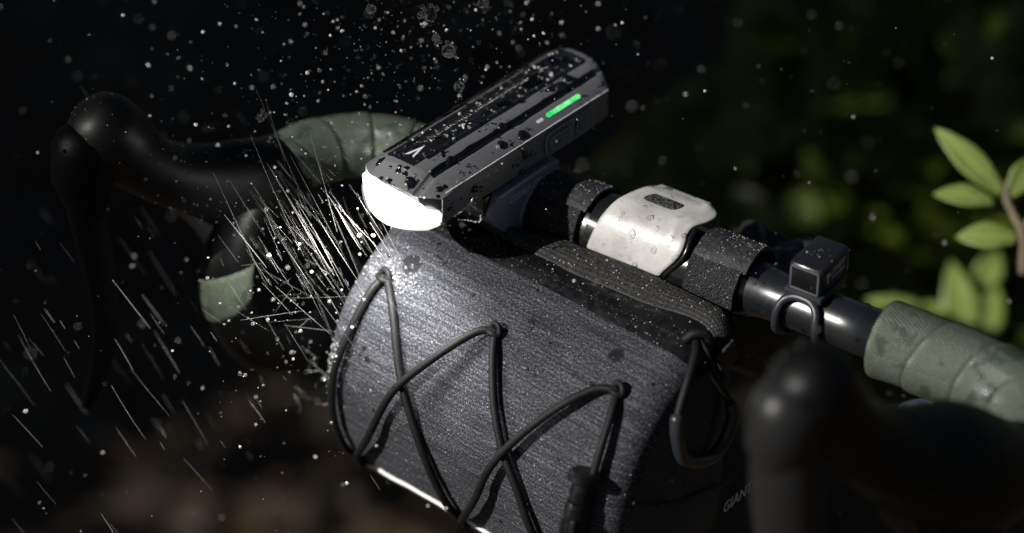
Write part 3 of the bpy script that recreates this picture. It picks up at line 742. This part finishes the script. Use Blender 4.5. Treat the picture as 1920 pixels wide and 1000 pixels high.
# mount bracket
mb = thing('light_mount', 'dark grey clamp bracket with raised lettering between headlight and bar', 'bracket', (LX + 5, 12, 20))
by, bz = 28, 20
arc = [(by + 20.2 * math.cos(math.radians(a)), bz + 20.2 * math.sin(math.radians(a))) for a in range(66, 196, 8)]
poly = [(-8, 45.6), (30, 46.2), (38, 43)] + arc + [(3, 10), (-3.5, 22), (-14, 36)]
mk('side_plate', prism(poly, -36, -1.5, 0, .6), M['bracket'], mb, 40)
mk('bright_edge', box((-1.2, 10, 45.0), (.8, 35, 1.1), .25, Matrix.Rotation(.016, 3, 'X')), M['emboss'], mb, 40)
mk('clamp_rim', tube([(-1.6, a, b) for a, b in arc[:-1]], 1.4, 8), M['bracket'], mb, 180)
mk('clamp_ring', ringf(-36, -8, 18.6, -60, 240, 56, 2.4), M['bracket'], mb, 60)
mk('lettering', text_geo('GIANT', 6.2, .5, lambda x, y, h: (-1.55 + h, -1.5 + x * 1.32, 36.4 + y + x * .02), .25), M['emboss'], mb, 0, label='raised lettering')
mk('front_lug', box((-18, -10, 40), (26, 10, 11), 1.2), M['shell_dark'], mb, 40)

# ================================================================== small box strapped to the bar
bx = thing('sensor_box', 'small glossy black box strapped on the bar beside the green tape', 'sensor', hb(152, BFW, 33))
RZ = Matrix.Rotation(math.atan2(.11, 1), 3, 'Z')
ctr = hb(151, BFW - 5, 42)
mk('case', box(ctr, (18, 27, 16), 2.2, RZ, 3), M['box'], bx, 40)
mk('base_pad', box(hb(151, BFW - 3, 33.5), (20, 26, 4), 1.2, RZ), M['band'], bx, 40)
fc = hb(151, BFW + 8.6, 42.2)
mk('front_window', box(fc, (13.5, .8, 11), .35, RZ), M['shell_dark'], bx, 40)
for (q, s_) in (((0, 0, 6), (14.6, .9, 1)), ((0, 0, -6), (14.6, .9, 1)), ((-7.2, 0, 0), (1, .9, 11)), ((7.2, 0, 0), (1, .9, 11))):
    mk('window_frame', box(fc + BD * q[0] + ZZ * q[2], s_, .3, RZ), M['band2'], bx, 40)
bandp = [hb(c_, BFW + 14.8 * math.cos(math.radians(a)), BZ + 14.8 * math.sin(math.radians(a))) for c_, a in [(140, -70), (140, -30), (140.5, 10), (142, 36), (146, 50), (151, 53), (156, 50), (160, 36), (161.5, 10), (162, -30), (162, -70)]]
mk('rubber_band', tube(catmull(bandp, 6), 2.1, 12), M['band'], bx, 180)
mk('rubber_band', tube([hb(143, BFW + 14 * math.cos(a), BZ + 14 * math.sin(a)) for a in np.linspace(1.2, 5, 24)], 1.9, 10), M['band'], bx, 180)
tpl = lambda sz, y0, z0: (lambda x, y, h: tuple(hb(160.05 + h, BFW - (y0 + x), z0 + y)))
mk('lettering', text_geo('SWIFT', 4.4, .15, tpl(4.4, .5, 43.8), .3), M['tag'], bx, 0)
mk('lettering', text_geo('ACOUSTICS', 2.4, .15, tpl(2.4, .5, 40.6), .2), M['tag'], bx, 0)
mk('emblem', prism([(0, 0), (1.1, 0), (1.4, 3.2), (3, 3.4), (2.6, 5.6), (-.9, 5.6), (-.6, 3.4), (.2, 3.2)], 0, 1, 0), M['tag'], bx, 0)
eo = bpy.data.objects['emblem']
for v in eo.data.vertices:
    g = v.co / MM + ORG[eo.name]; q = hb(160.05 + g.x * .15, BFW + 3.4 - g.y, 40.6 + g.z); v.co = (q - ORG[eo.name]) * MM

# ================================================================== soft bag behind the bar and the hose below
def softf(u, v):
    a = u * 2 * math.pi; b = (v - .5) * math.pi
    cx = math.copysign(abs(math.cos(a)) ** .5, math.cos(a)); sx = math.copysign(abs(math.sin(a)) ** .5, math.sin(a))
    cb = abs(math.cos(b)) ** .45; sb = math.copysign(abs(math.sin(b)) ** .5, math.sin(b))
    p = Vector((31 * cx * cb, 26 * sx * cb, 36 * sb))
    w_ = 4.5 * noise.noise(p * .035 + Vector((3, 1, 8))) + 3 * noise.noise(p * .09) + 1.2 * noise.noise(p * .22)
    p *= 1 + w_ * .03
    q = Matrix.Rotation(.11, 3, 'Z') @ p
    return (92 + q.x, 90 + q.y, -28 + q.z + w_)
sb_ = mk('stem_bag', grid(softf, 64, 40, 0, 1, 0, 1), M['soft'], None, 180, 'soft wet black bag standing behind the bar and pale clamp', 'bag', org=(102, 78, -58))
mk('brake_hose', tube(catmull([(130, 40, -75), (158, 78, -63), (183, 106, -55), (215, 140, -52), (250, 190, -60)], 8), 4.2, 14), M['hose'], None, 180, 'thin blue black hose passing below the bar at right', 'hose', org=(183, 106, -55))

# ================================================================== plants
def leaf_geo(base, tip, width, nrm, curl=.12, nu=6, nv=10):
    base, tip, nrm = Vector(base), Vector(tip), Vector(nrm); ax = tip - base; L_ = ax.length; ax.normalize()
    side = ax.cross(nrm).normalized(); up = side.cross(ax)
    def fn(u, v):
        a = 2 * u - 1; wd = width * .5 * (math.sin(math.pi * min(1, v * .97 + .03) ** .8) ** .75) * (.55 + .45 * smooth01(v * 1.6)) + .25
        return base + ax * (L_ * v) + side * (a * wd) + up * (-curl * L_ * (v * v) + .16 * wd * abs(a) + .05 * L_ * math.sin(v * 3))
    return slab(fn, nu, nv, .35, v0=0, v1=1)
SUNN = (SUN * .6 + CB * .6)
lb = thing('leafy_branch', 'sunlit leafy sprig with oval green leaves at the upper right', 'branch', (134, 266, -72))
mk('stem', tube(catmull([(137, 263, -82), (132, 267, -63), (124, 269, -54), (117, 270.5, -46), (115, 275, -39)], 6), [2.3] * 12 + [2.0] * 6 + [1.5] * 7, 10), M['stem'], lb, 180)
for b_, t_, wd, nn in [((117, 270, -46), (75, 262, -15), 16, (.35, -.5, .6)), ((114, 266, -49), (87, 247, -43), 15, (.2, -.3, .9)),
                       ((131, 265, -64), (105, 244, -62), 17, (.2, -.4, .85)), ((118, 272, -46), (121, 290, -28), 16, (.6, -.5, .5)),
                       ((132, 268, -62), (140, 286, -48), 15, (.5, -.6, .5))]:
    mk('leaf', leaf_geo(b_, t_, wd, nn), M['leaf'], lb, 180)
OF = Vector((-64, 73, -70))
lb2 = thing('leafy_shoot', 'bright yellow green leafy shoot behind the right green tape', 'branch', Vector((120, 292, -250)) + OF)
mk('stem', tube([p + OF for p in catmull([(127, 285, -260), (121, 292, -175), (112, 306, -150), (106, 316, -138)], 6)], 2.2, 8), M['stem'], lb2, 180)
for b_, t_, wd, nn in [((118, 290, -166), (90, 305, -120), 24, (.5, -.6, .5)), ((122, 294, -165), (117, 317, -132), 20, (.5, -.6, .5)), ((104, 316, -143), (105, 334, -121), 20, (.5, -.6, .5)),
                       ((114, 270, -148), (68, 250, -126), 25, (.3, -.3, .9)), ((113, 300, -168), (76, 292, -150), 26, (.3, -.3, .9)), ((170, 240, -246), (150, 256, -212), 28, (.5, -.6, .5)), ((126, 317, -194), (96, 311, -172), 28, (.4, -.5, .7)),
                       ((125, 300, -200), (140, 330, -170), 26, (.5, -.6, .5)), ((110, 308, -152), (84, 318, -140), 22, (.5, -.6, .6))]:
    mk('leaf', leaf_geo(Vector(b_) + OF, Vector(t_) + OF, wd, nn), M['leaf'], lb2, 180)

def leaf_cloud(cen, rad, n_, size, seed, hollow=0.0):
    r_ = random.Random(seed); V, F = [], []
    for k in range(n_):
        while True:
            p = Vector((r_.uniform(-1, 1), r_.uniform(-1, 1), r_.uniform(-1, 1)))
            if hollow < p.length <= 1: break
        q = Vector((cen[0] + p.x * rad[0], cen[1] + p.y * rad[1], cen[2] + p.z * rad[2]))
        if noise.noise(q * .006 + Vector((seed, 0, 0))) < -.12: continue
        ax = Vector((r_.gauss(0, 1), r_.gauss(0, 1), r_.gauss(0, .7))).normalized(); nn = Vector((r_.gauss(0, .6), r_.gauss(0, .6), 1))
        sd_ = ax.cross(nn).normalized(); up = sd_.cross(ax); L_ = size * r_.uniform(.6, 1.25); wd = L_ * .27; i = len(V)
        V += [q, q + ax * L_ * .35 + sd_ * wd + up * L_ * .06, q + ax * L_ * .7 + sd_ * wd * .8, q + ax * L_ - up * L_ * .1, q + ax * L_ * .7 - sd_ * wd * .8, q + ax * L_ * .35 - sd_ * wd + up * L_ * .06]
        F += [(i, i + 1, i + 2, i + 3), (i, i + 3, i + 4, i + 5)]
    return V, F
def shrub(name, label, cen, rad, n_, size, seed, mt_, group=None):
    gx, gy = cen[0], cen[1]; t = thing(name, label, 'shrub', (gx, gy, gz(gx, gy)), group)
    mk('foliage', leaf_cloud(cen, rad, n_, size, seed), mt_, t, 0, kind='stuff')
    r_ = random.Random(seed + 50)
    for k in range(5):
        e_ = Vector((cen[0] + r_.uniform(-.6, .6) * rad[0], cen[1] + r_.uniform(-.6, .6) * rad[1], cen[2] + r_.uniform(-.2, .5) * rad[2]))
        b_ = Vector((gx + r_.uniform(-25, 25), gy + r_.uniform(-25, 25), gz(gx, gy) - 15))
        mid = b_.lerp(e_, .5) + Vector((r_.uniform(-40, 40), r_.uniform(-40, 40), 0))
        P = catmull([b_, mid, e_], 6); mk('stem', tube(P, [9 - 7 * i / (len(P) - 1) for i in range(len(P))], 7), M['twig'], t, 180)
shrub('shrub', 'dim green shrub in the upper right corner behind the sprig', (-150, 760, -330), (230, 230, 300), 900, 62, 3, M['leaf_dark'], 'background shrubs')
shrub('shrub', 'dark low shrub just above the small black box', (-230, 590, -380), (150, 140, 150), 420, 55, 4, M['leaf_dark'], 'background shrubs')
# unseen foliage masses added on the sun side to shade soil and shrubs
shrub('shade_bush', 'unseen dense dark foliage added left of view to shade the soil', (-1826, -372, 282), (560, 540, 560), 4000, 140, 6, M['leaf_dark'])
mk('foliage', leaf_cloud((-1826, -372, 282), (880, 860, 860), 1300, 115, 16, .5), M['leaf_dark'], bpy.data.objects['shade_bush'], 0, kind='stuff')
mk('foliage', leaf_cloud((-890, -630, 740), (330, 330, 360), 1150, 84, 8), M['leaf_dark'], bpy.data.objects['shade_bush'], 0, kind='stuff')
mk('foliage', leaf_cloud((-910, -570, 170), (340, 320, 320), 2600, 95, 12), M['leaf_dark'], bpy.data.objects['shade_bush'], 0, kind='stuff')
mk('stem', tube(catmull([(-1826, -372, -960), (-1600, -420, -200), (-1150, -560, 400), (-800, -680, 800)], 8), [42] * 8 + [30] * 8 + [18] * 9, 10), M['twig'], bpy.data.objects['shade_bush'], 180)
# leaf litter on the soil
r_ = random.Random(21); V, F = [], []
for k in range(2600):
    x, y = r_.uniform(-2100, 100), r_.uniform(100, 2100); q = Vector((x, y, gz(x, y) + r_.uniform(4, 22)))
    ax = Vector((r_.gauss(0, 1), r_.gauss(0, 1), r_.gauss(0, .25))).normalized(); nn = Vector((r_.gauss(0, .3), r_.gauss(0, .3), 1)); sd_ = ax.cross(nn).normalized(); L_ = r_.uniform(25, 70); i = len(V)
    V += [q, q + ax * L_ * .5 + sd_ * L_ * .25 + nn * 4, q + ax * L_, q + ax * L_ * .5 - sd_ * L_ * .25 + nn * 4]; F += [(i, i + 1, i + 2), (i, i + 2, i + 3)]
mk('leaf_litter', (V, F), M['litter'], None, 0, 'dead brown leaves strewn over the dark soil', 'leaves', kind='stuff')

# ================================================================== water
def ico(sub, seed, amp, flat=1.0):
    bm = bmesh.new(); bmesh.ops.create_icosphere(bm, subdivisions=sub, radius=1)
    for v in bm.verts:
        k = 1 + amp * noise.noise(v.co * 1.3 + Vector((seed * 7.3, seed, 0)))
        v.co *= k; v.co.z *= flat
    return from_bm(bm)
def ico_mesh(name, sub, seed, amp, flat, mt_):
    g = ico(sub, seed, amp, flat); me = bpy.data.meshes.new(name); me.from_pydata([tuple(Vector(v) * MM) for v in g[0]], [], g[1]); me.shade_smooth(); me.materials.append(mt_); return me
M['dome'] = mat('water_dome_on_black', (.006, .006, .008), .2)
BODYBEAD = [ico_mesh('water_bead', 3, 60 + k, .08 + .1 * k, .5, M['dome']) for k in range(3)] + [ico_mesh('water_bead', 3, 70 + k, .3, .4, M['dome']) for k in range(4)]
BEAD = [ico_mesh('water_bead', 3, k, .18 + .14 * k, .55, M['bead']) for k in range(4)] + [ico_mesh('water_bead', 3, 9 + k, .55, .28, M['bead']) for k in range(3)]
def samples(ob, n_, seed, ok):
    r_ = random.Random(seed); me = ob.data; base = ORG[ob.name]; P = []; A = []
    for p in me.polygons:
        c_ = p.center / MM + base
        if ok(c_, p.normal): P.append((p, 1)); A.append(p.area)
    out = []
    if not P: return out
    if ob.name == 'body': keep = lambda q: not ((-9 < q.x and 20 < q.y < 60 and q.z > LZ + 7) or (-30 < q.x < -20 and -48 < q.y < -29))
    else: keep = lambda q: True
    for (p, _) in r_.choices(P, weights=A, k=n_):
        vs = [me.vertices[i].co for i in p.vertices]; ws = [r_.random() + .05 for _ in vs]; t_ = sum(ws)
        q = Vector((0, 0, 0))
        for v, w_ in zip(vs, ws): q += v * (w_ / t_)
        if keep(q / MM + base): out.append((q / MM + base, p.normal.copy(), r_))
    return out
FILM = [ico_mesh('water_bead', 3, 40 + k, .3 + .2 * k, .5, M['film']) for k in range(3)]
def beads(ob, n_, seed, r0, r1, ok, label, group, flatp=.25, power=3, clear=False, body_=False):
    for q, nn, r_ in samples(ob, n_, seed, ok):
        rad = r0 + (r1 - r0) * r_.random() ** power
        me = r_.choice(BEAD[4:]) if (r_.random() < flatp and rad > .9) else r_.choice(BEAD[:4])
        if body_: me = r_.choice(BODYBEAD if rad > 1.1 else BODYBEAD[:3])
        if clear: me = r_.choice(FILM)
        o = bpy.data.objects.new('water_bead', me); COL.objects.link(o)
        o.location = (q + nn * rad * .05) * MM; qn = nn.to_track_quat('Z', 'Y'); qn.rotate(Matrix.Rotation(0, 3, 'Z'))
        o.rotation_mode = 'QUATERNION'; o.rotation_quaternion = nn.to_track_quat('Z', 'Y') @ Matrix.Rotation(r_.uniform(0, 6.28), 3, 'Z').to_quaternion()
        o.scale = (rad * r_.uniform(.8, 1.25), rad * r_.uniform(.8, 1.3), rad)
        prop(o, label, 'water bead', group)
def fine(name, obs, n_, seed, r0, r1, ok, mt_, label, lift=.3, power=2.5):
    gs = ico(1, 1, .1); V, F = [], []
    for oi, ob in enumerate(obs):
        for q, nn, r_ in samples(ob, n_ // len(obs), seed + oi, ok):
            rad = r0 + (r1 - r0) * r_.random() ** power; i = len(V)
            V += [q + nn * rad * lift + Vector(v) * rad for v in gs[0]]; F += [tuple(k + i for k in f) for f in gs[1]]
    return mk(name, (V, F), mt_, None, 180, label, 'water', kind='stuff')
FACE = lambda c_, nn: nn.dot(CB) > .08
strap_o = [o for o in bpy.data.objects if o.name.startswith('strap')]
beads(body, 200, 1, .35, 2.7, lambda c_, nn: nn.dot(CB) > .1 and nn.z > -.3 and c_.y > -56, 'round water bead on the black headlight body', 'water beads on the headlight', .12, 2.4, body_=True)
beads(bpy.data.objects['front_plate'], 9, 2, .8, 1.8, FACE, 'water bead on the grey plate above the lens', 'water beads on the lens plate', 0, body_=True)
beads(shell_, 46, 3, .4, 2.0, lambda c_, nn: nn.dot(CB) > .2, 'clear water bead on the pale grey clamp', 'water beads on the pale clamp', clear=True)
beads(bpy.data.objects['bar'], 26, 4, .5, 1.3, lambda c_, nn: FACE(c_, nn) and c_.x > 112, 'small water bead on the black bar', 'water beads on the bar', 0)
tw = [o for o in bpy.data.objects if o.name.startswith('tape_wrap')]
for k, o in enumerate(tw[:3]): beads(o, 5, 30 + k, .7, 1.7, lambda c_, nn: nn.dot(CB) > .3 and nn.x ** 2 < .8, 'water bead on the near green bar tape', 'water beads on the green tape', 0, clear=True)
beads(fp, 60, 5, .5, 1.2, lambda c_, nn: abs(nn.dot(CB)) > .15, 'small water bead on the grey bag panel', 'water beads on the bag', 0)
fine('fine_water_beads', [body], 620, 11, .15, .6, FACE, M['dome'], 'fine water beads all over the headlight')
fine('fine_water_beads', strap_o, 900, 12, .15, .42, FACE, M['foam'], 'tiny bright water beads on the black straps')
fine('fine_water_beads', [fp], 900, 13, .12, .45, lambda c_, nn: True, M['foam'], 'tiny water beads scattered on the grey bag cloth')
fine('fine_water_beads', [bpy.data.objects['top_strip'], bpy.data.objects['zip_tape']], 420, 14, .15, .5, FACE, M['foam'], 'tiny water beads on the black bag top and zip')
fine('fine_water_beads', [bpy.data.objects['top_panel']], 260, 15, .2, 1.0, lambda c_, nn: nn.z > .5, M['drop'], 'crowded water beads on the ribbed top of the headlight')
fine('fine_water_beads', [bpy.data.objects['case'], sb_], 110, 16, .2, .6, FACE, M['drop'], 'fine water beads on the small box and the soft bag')
fine('fine_water_beads', [o for o in bpy.data.objects if o.name.startswith('hood')], 300, 17, .18, .5, FACE, M['drop'], 'fine water beads on the two black brake hoods')
fine('fine_water_beads', [o for o in bpy.data.objects if o.name.startswith('leaf') and o.parent and o.parent.name == 'leafy_branch'], 60, 18, .25, .8, FACE, M['drop'], 'fine water beads on the sunlit sprig')

# drops in the air
def inframe(p, mg=1.12):
    q = p - CB * 1400; d_ = -q.dot(CB)
    return d_ > 200 and abs(q.dot(CR)) < .18 * d_ * mg and abs(q.dot(CU)) < .0938 * d_ * mg
DROP = [ico_mesh('water_drop', 2, 20 + k, .15 + .1 * k, 1, M['drop']) for k in range(3)]
r_ = random.Random(77); air = []
while len(air) < 1900:
    k = r_.random()
    if k < .30: p = Vector((r_.gauss(-75, 45), r_.gauss(10, 60), r_.gauss(95, 32)))      # splash thrown up behind the lamp
    elif k < .42: p = Vector((r_.gauss(-40, 40), r_.gauss(-95, 35), r_.gauss(10, 45)))
    else: p = Vector((r_.uniform(-420, 260), r_.uniform(-250, 420), r_.uniform(-220, 260)))
    if not inframe(p) or p.dot(CB) > 230: continue
    rad = .17 + .8 * r_.random() ** 3.4
    if p.dot(CB) > 110: rad *= .8
    air.append((p, rad))
air.sort(key=lambda a: -a[1] / (1400 - a[0].dot(CB)))
for p, rad in air[:280]:
    o = bpy.data.objects.new('water_drop', r_.choice(DROP)); COL.objects.link(o); o.location = p * MM
    o.rotation_euler = (r_.uniform(0, 6), r_.uniform(0, 6), 0); o.scale = [rad * r_.uniform(.85, 1.25) for _ in range(3)]
    prop(o, 'small bright water drop hanging in the air', 'water drop', 'water drops in the air')
V, F = [], []; gs = ico(1, 1, .1)
for p, rad in air[280:]:
    i = len(V); V += [p + Vector(v) * rad for v in gs[0]]; F += [tuple(k + i for k in f) for f in gs[1]]
mk('water_mist', (V, F), M['drop'], None, 180, 'mist of tiny water drops all round the headlight', 'water', kind='stuff')
def lump(cen, rad, n_, seed):
    q_ = random.Random(seed); g = []
    for k in range(n_ * 3):
        c_ = Vector(cen) + Vector((q_.gauss(0, 1), q_.gauss(0, 1), q_.gauss(0, 1))) * rad * .55 * (k > 0); r0 = rad * (1 if k == 0 else q_.uniform(.12, .5))
        h = ico(3 if k == 0 else 2, seed + k, .16); g.append(([c_ + Vector(v) * r0 for v in h[0]], h[1]))
    return join(*g)
for cen, rad, n_, lab in [((-41, 1, 107), 3.4, 2, 'largest round clear water drop above the headlight'), ((-55, 3, 121), 3.6, 7, 'ragged clump of water at the top edge above the headlight'),
                          ((-31, -3, 93), 2.6, 5, 'knobbly water drop just above the headlight back'), ((-77, -14, 123), 2.4, 4, 'small ragged water clump at top left of the clump over the headlight'),
                          ((-38, 22, 125), 2.4, 5, 'ragged water drop cut by the top edge of the picture'), ((-48, 0, 112), 2.0, 4, 'small double water drop between the clump and the round drop'), ((-97, -71, 81), 2.2, 9, 'burst of water beads above the left green tape')]:
    mk('water_drop', lump(cen, rad, n_, int(cen[0]) + 200), M['bead'], None, 180, lab, 'water drop', org=cen)

# falling threads of water, and the spray where they strike the bag
thr = (Vector((0, 0, -1)) + CR * .46 + Vector((0, 0, 0))).normalized()
def thread(p, d_, L_, rad, bend, seed):
    q_ = random.Random(seed); s_ = d_.cross(CB).normalized(); n_ = 5
    P = [p + d_ * (L_ * i / n_) + s_ * (bend * L_ * math.sin(i / n_ * 3) * .006) for i in range(n_ + 1)]
    return tube(P, [rad * (.35 + .65 * math.sin(math.pi * (i + .4) / (n_ + .8))) for i in range(n_ + 1)], 5)
r_ = random.Random(5); cnt = 0
while cnt < 105:
    p = Vector((r_.gauss(-110, 75), r_.gauss(-110, 80), r_.gauss(-30, 75)))
    q = p - CB * 1400; d_ = -q.dot(CB); px = q.dot(CR) / d_ / .18; py = q.dot(CU) / d_ / .0938
    if not (-1.05 < px < -.25 and -1.05 < py < .7) or px + .25 > -.1 * py + .05: continue
    dd = (thr + Vector((r_.gauss(0, .05), r_.gauss(0, .05), r_.gauss(0, .05)))).normalized()
    L_ = 5 + 34 * r_.random() ** 1.6
    mk('water_thread', thread(p, dd, L_, .06 + .16 * r_.random() ** 2, r_.gauss(0, 1), cnt), M['thread'], None, 180, 'thin slanting thread of falling water left of the bag', 'water thread', 'falling water threads', org=p)
    cnt += 1
hitp = panel(-36, 29, 1.5)
for k in range(26):          # long threads running into the splash
    L_ = r_.uniform(28, 75); dd = (thr + CR * r_.gauss(0, .12) + CB * r_.gauss(0, .2)).normalized()
    p = hitp - dd * (L_ + r_.uniform(0, 25)) + CR * r_.gauss(-18, 16) + CU * r_.gauss(-6, 8) + CB * r_.gauss(4, 18)
    mk('water_thread', thread(p, dd, L_, r_.uniform(.05, .12), r_.gauss(0, 1), 700 + k), M['thread'], None, 180, 'long water thread running down into the splash under the lens', 'water thread', 'long threads into the splash', org=p)
for k in range(130):
    if r_.random() < .8:
        a = (-thr + CR * r_.gauss(-.05, .16) + CB * r_.gauss(0, .3) + ZZ * r_.gauss(0, .15)).normalized(); s0 = 1 + 44 * r_.random() ** 1.5
    else:
        a = (CR * r_.gauss(-.7, .6) + CU * r_.gauss(.25, .4) + CB * r_.gauss(0, .3)).normalized(); s0 = 1 + 30 * r_.random() ** 1.4
    L_ = 4 + 34 * r_.random() ** 1.8
    p = hitp + a * s0 + CR * r_.gauss(-20, 22) + CU * r_.gauss(-8, 19) + CB * r_.gauss(6, 26)
    mk('spray_thread', thread(p, a, L_, .03 + .065 * r_.random() ** 2, r_.gauss(0, .4), 900 + k), M['thread'], None, 180, 'fine water splinter bursting from the bag below the lens', 'water thread', 'spray splinters under the lens', org=p)
# clotted splash: chains of beads
def chain(p, d_, n_, step, rad, seed):
    q_ = random.Random(seed); g = []; p = Vector(p); d_ = Vector(d_).normalized()
    for k in range(n_):
        d_ = (d_ + Vector((q_.gauss(0, .35), q_.gauss(0, .35), q_.gauss(0, .35)))).normalized(); p = p + d_ * step * q_.uniform(.6, 1.3)
        h = ico(1, k, .3); r0 = rad * q_.uniform(.4, 1.2); g.append(([p + Vector(v) * r0 for v in h[0]], h[1]))
        if q_.random() < .12:
            pp = p; dd = (d_ + Vector((q_.gauss(0, 1), q_.gauss(0, 1), q_.gauss(0, 1)))).normalized()
            for j in range(6):
                pp = pp + dd * step; h = ico(1, j, .3); r0 = rad * q_.uniform(.3, .8); g.append(([pp + Vector(v) * r0 for v in h[0]], h[1]))
    return join(*g)
e0 = panel(X0 + 2, 96, 0); e1 = panel(X0 + 3, 112, 0)
g = [chain(e0, (-.7, -.3, .1), 30, 1.2, .34, 1), chain(e0 + Vector((0, 0, 3)), (-.6, -.5, .5), 34, 1.3, .3, 2), chain(e1, (-.8, -.3, 0), 38, 1.2, .38, 3), chain(e1, (-.6, -.2, -.6), 24, 1.2, .34, 4)]
mk('splash_strands', join(*g), M['clear2'], None, 180, 'beaded splash strands off the left edge of the bag', 'water', kind='stuff')
g = []
for k in range(260):
    x, s_ = r_.gauss(-33, 8), r_.gauss(29, 4); h = ico(1, k, .3); p = panel(max(X0 + 1, x), max(3, s_), r_.uniform(0, 1.5)); r0 = .12 + .4 * r_.random() ** 2; g.append(([p + Vector(v) * r0 for v in h[0]], h[1]))
for k in range(90):
    x, s_ = r_.gauss(-50, 3), r_.gauss(85, 8); h = ico(1, k, .3); p = panel(max(X0 + 1, x), s_, r_.uniform(0, .8)); r0 = r_.uniform(.15, .5); g.append(([p + Vector(v) * r0 for v in h[0]], h[1]))
mk('splash_crown', join(*g), M['foam'], None, 180, 'white splash where water strikes the bag below the lens', 'water', kind='stuff')
g = [chain((-23, -60, 44), (-.4, -.6, -.15), 16, 1.1, .75, 8), chain((2, -44, 54), (.4, .5, .1), 16, 1.0, .7, 9), chain((2, -42, 52), (.5, .3, -.2), 14, 1.0, .6, 10)]
mk('splash_strands', join(*g), M['foam'], None, 180, 'white splash clots at the lower rim of the lens', 'water', kind='stuff')
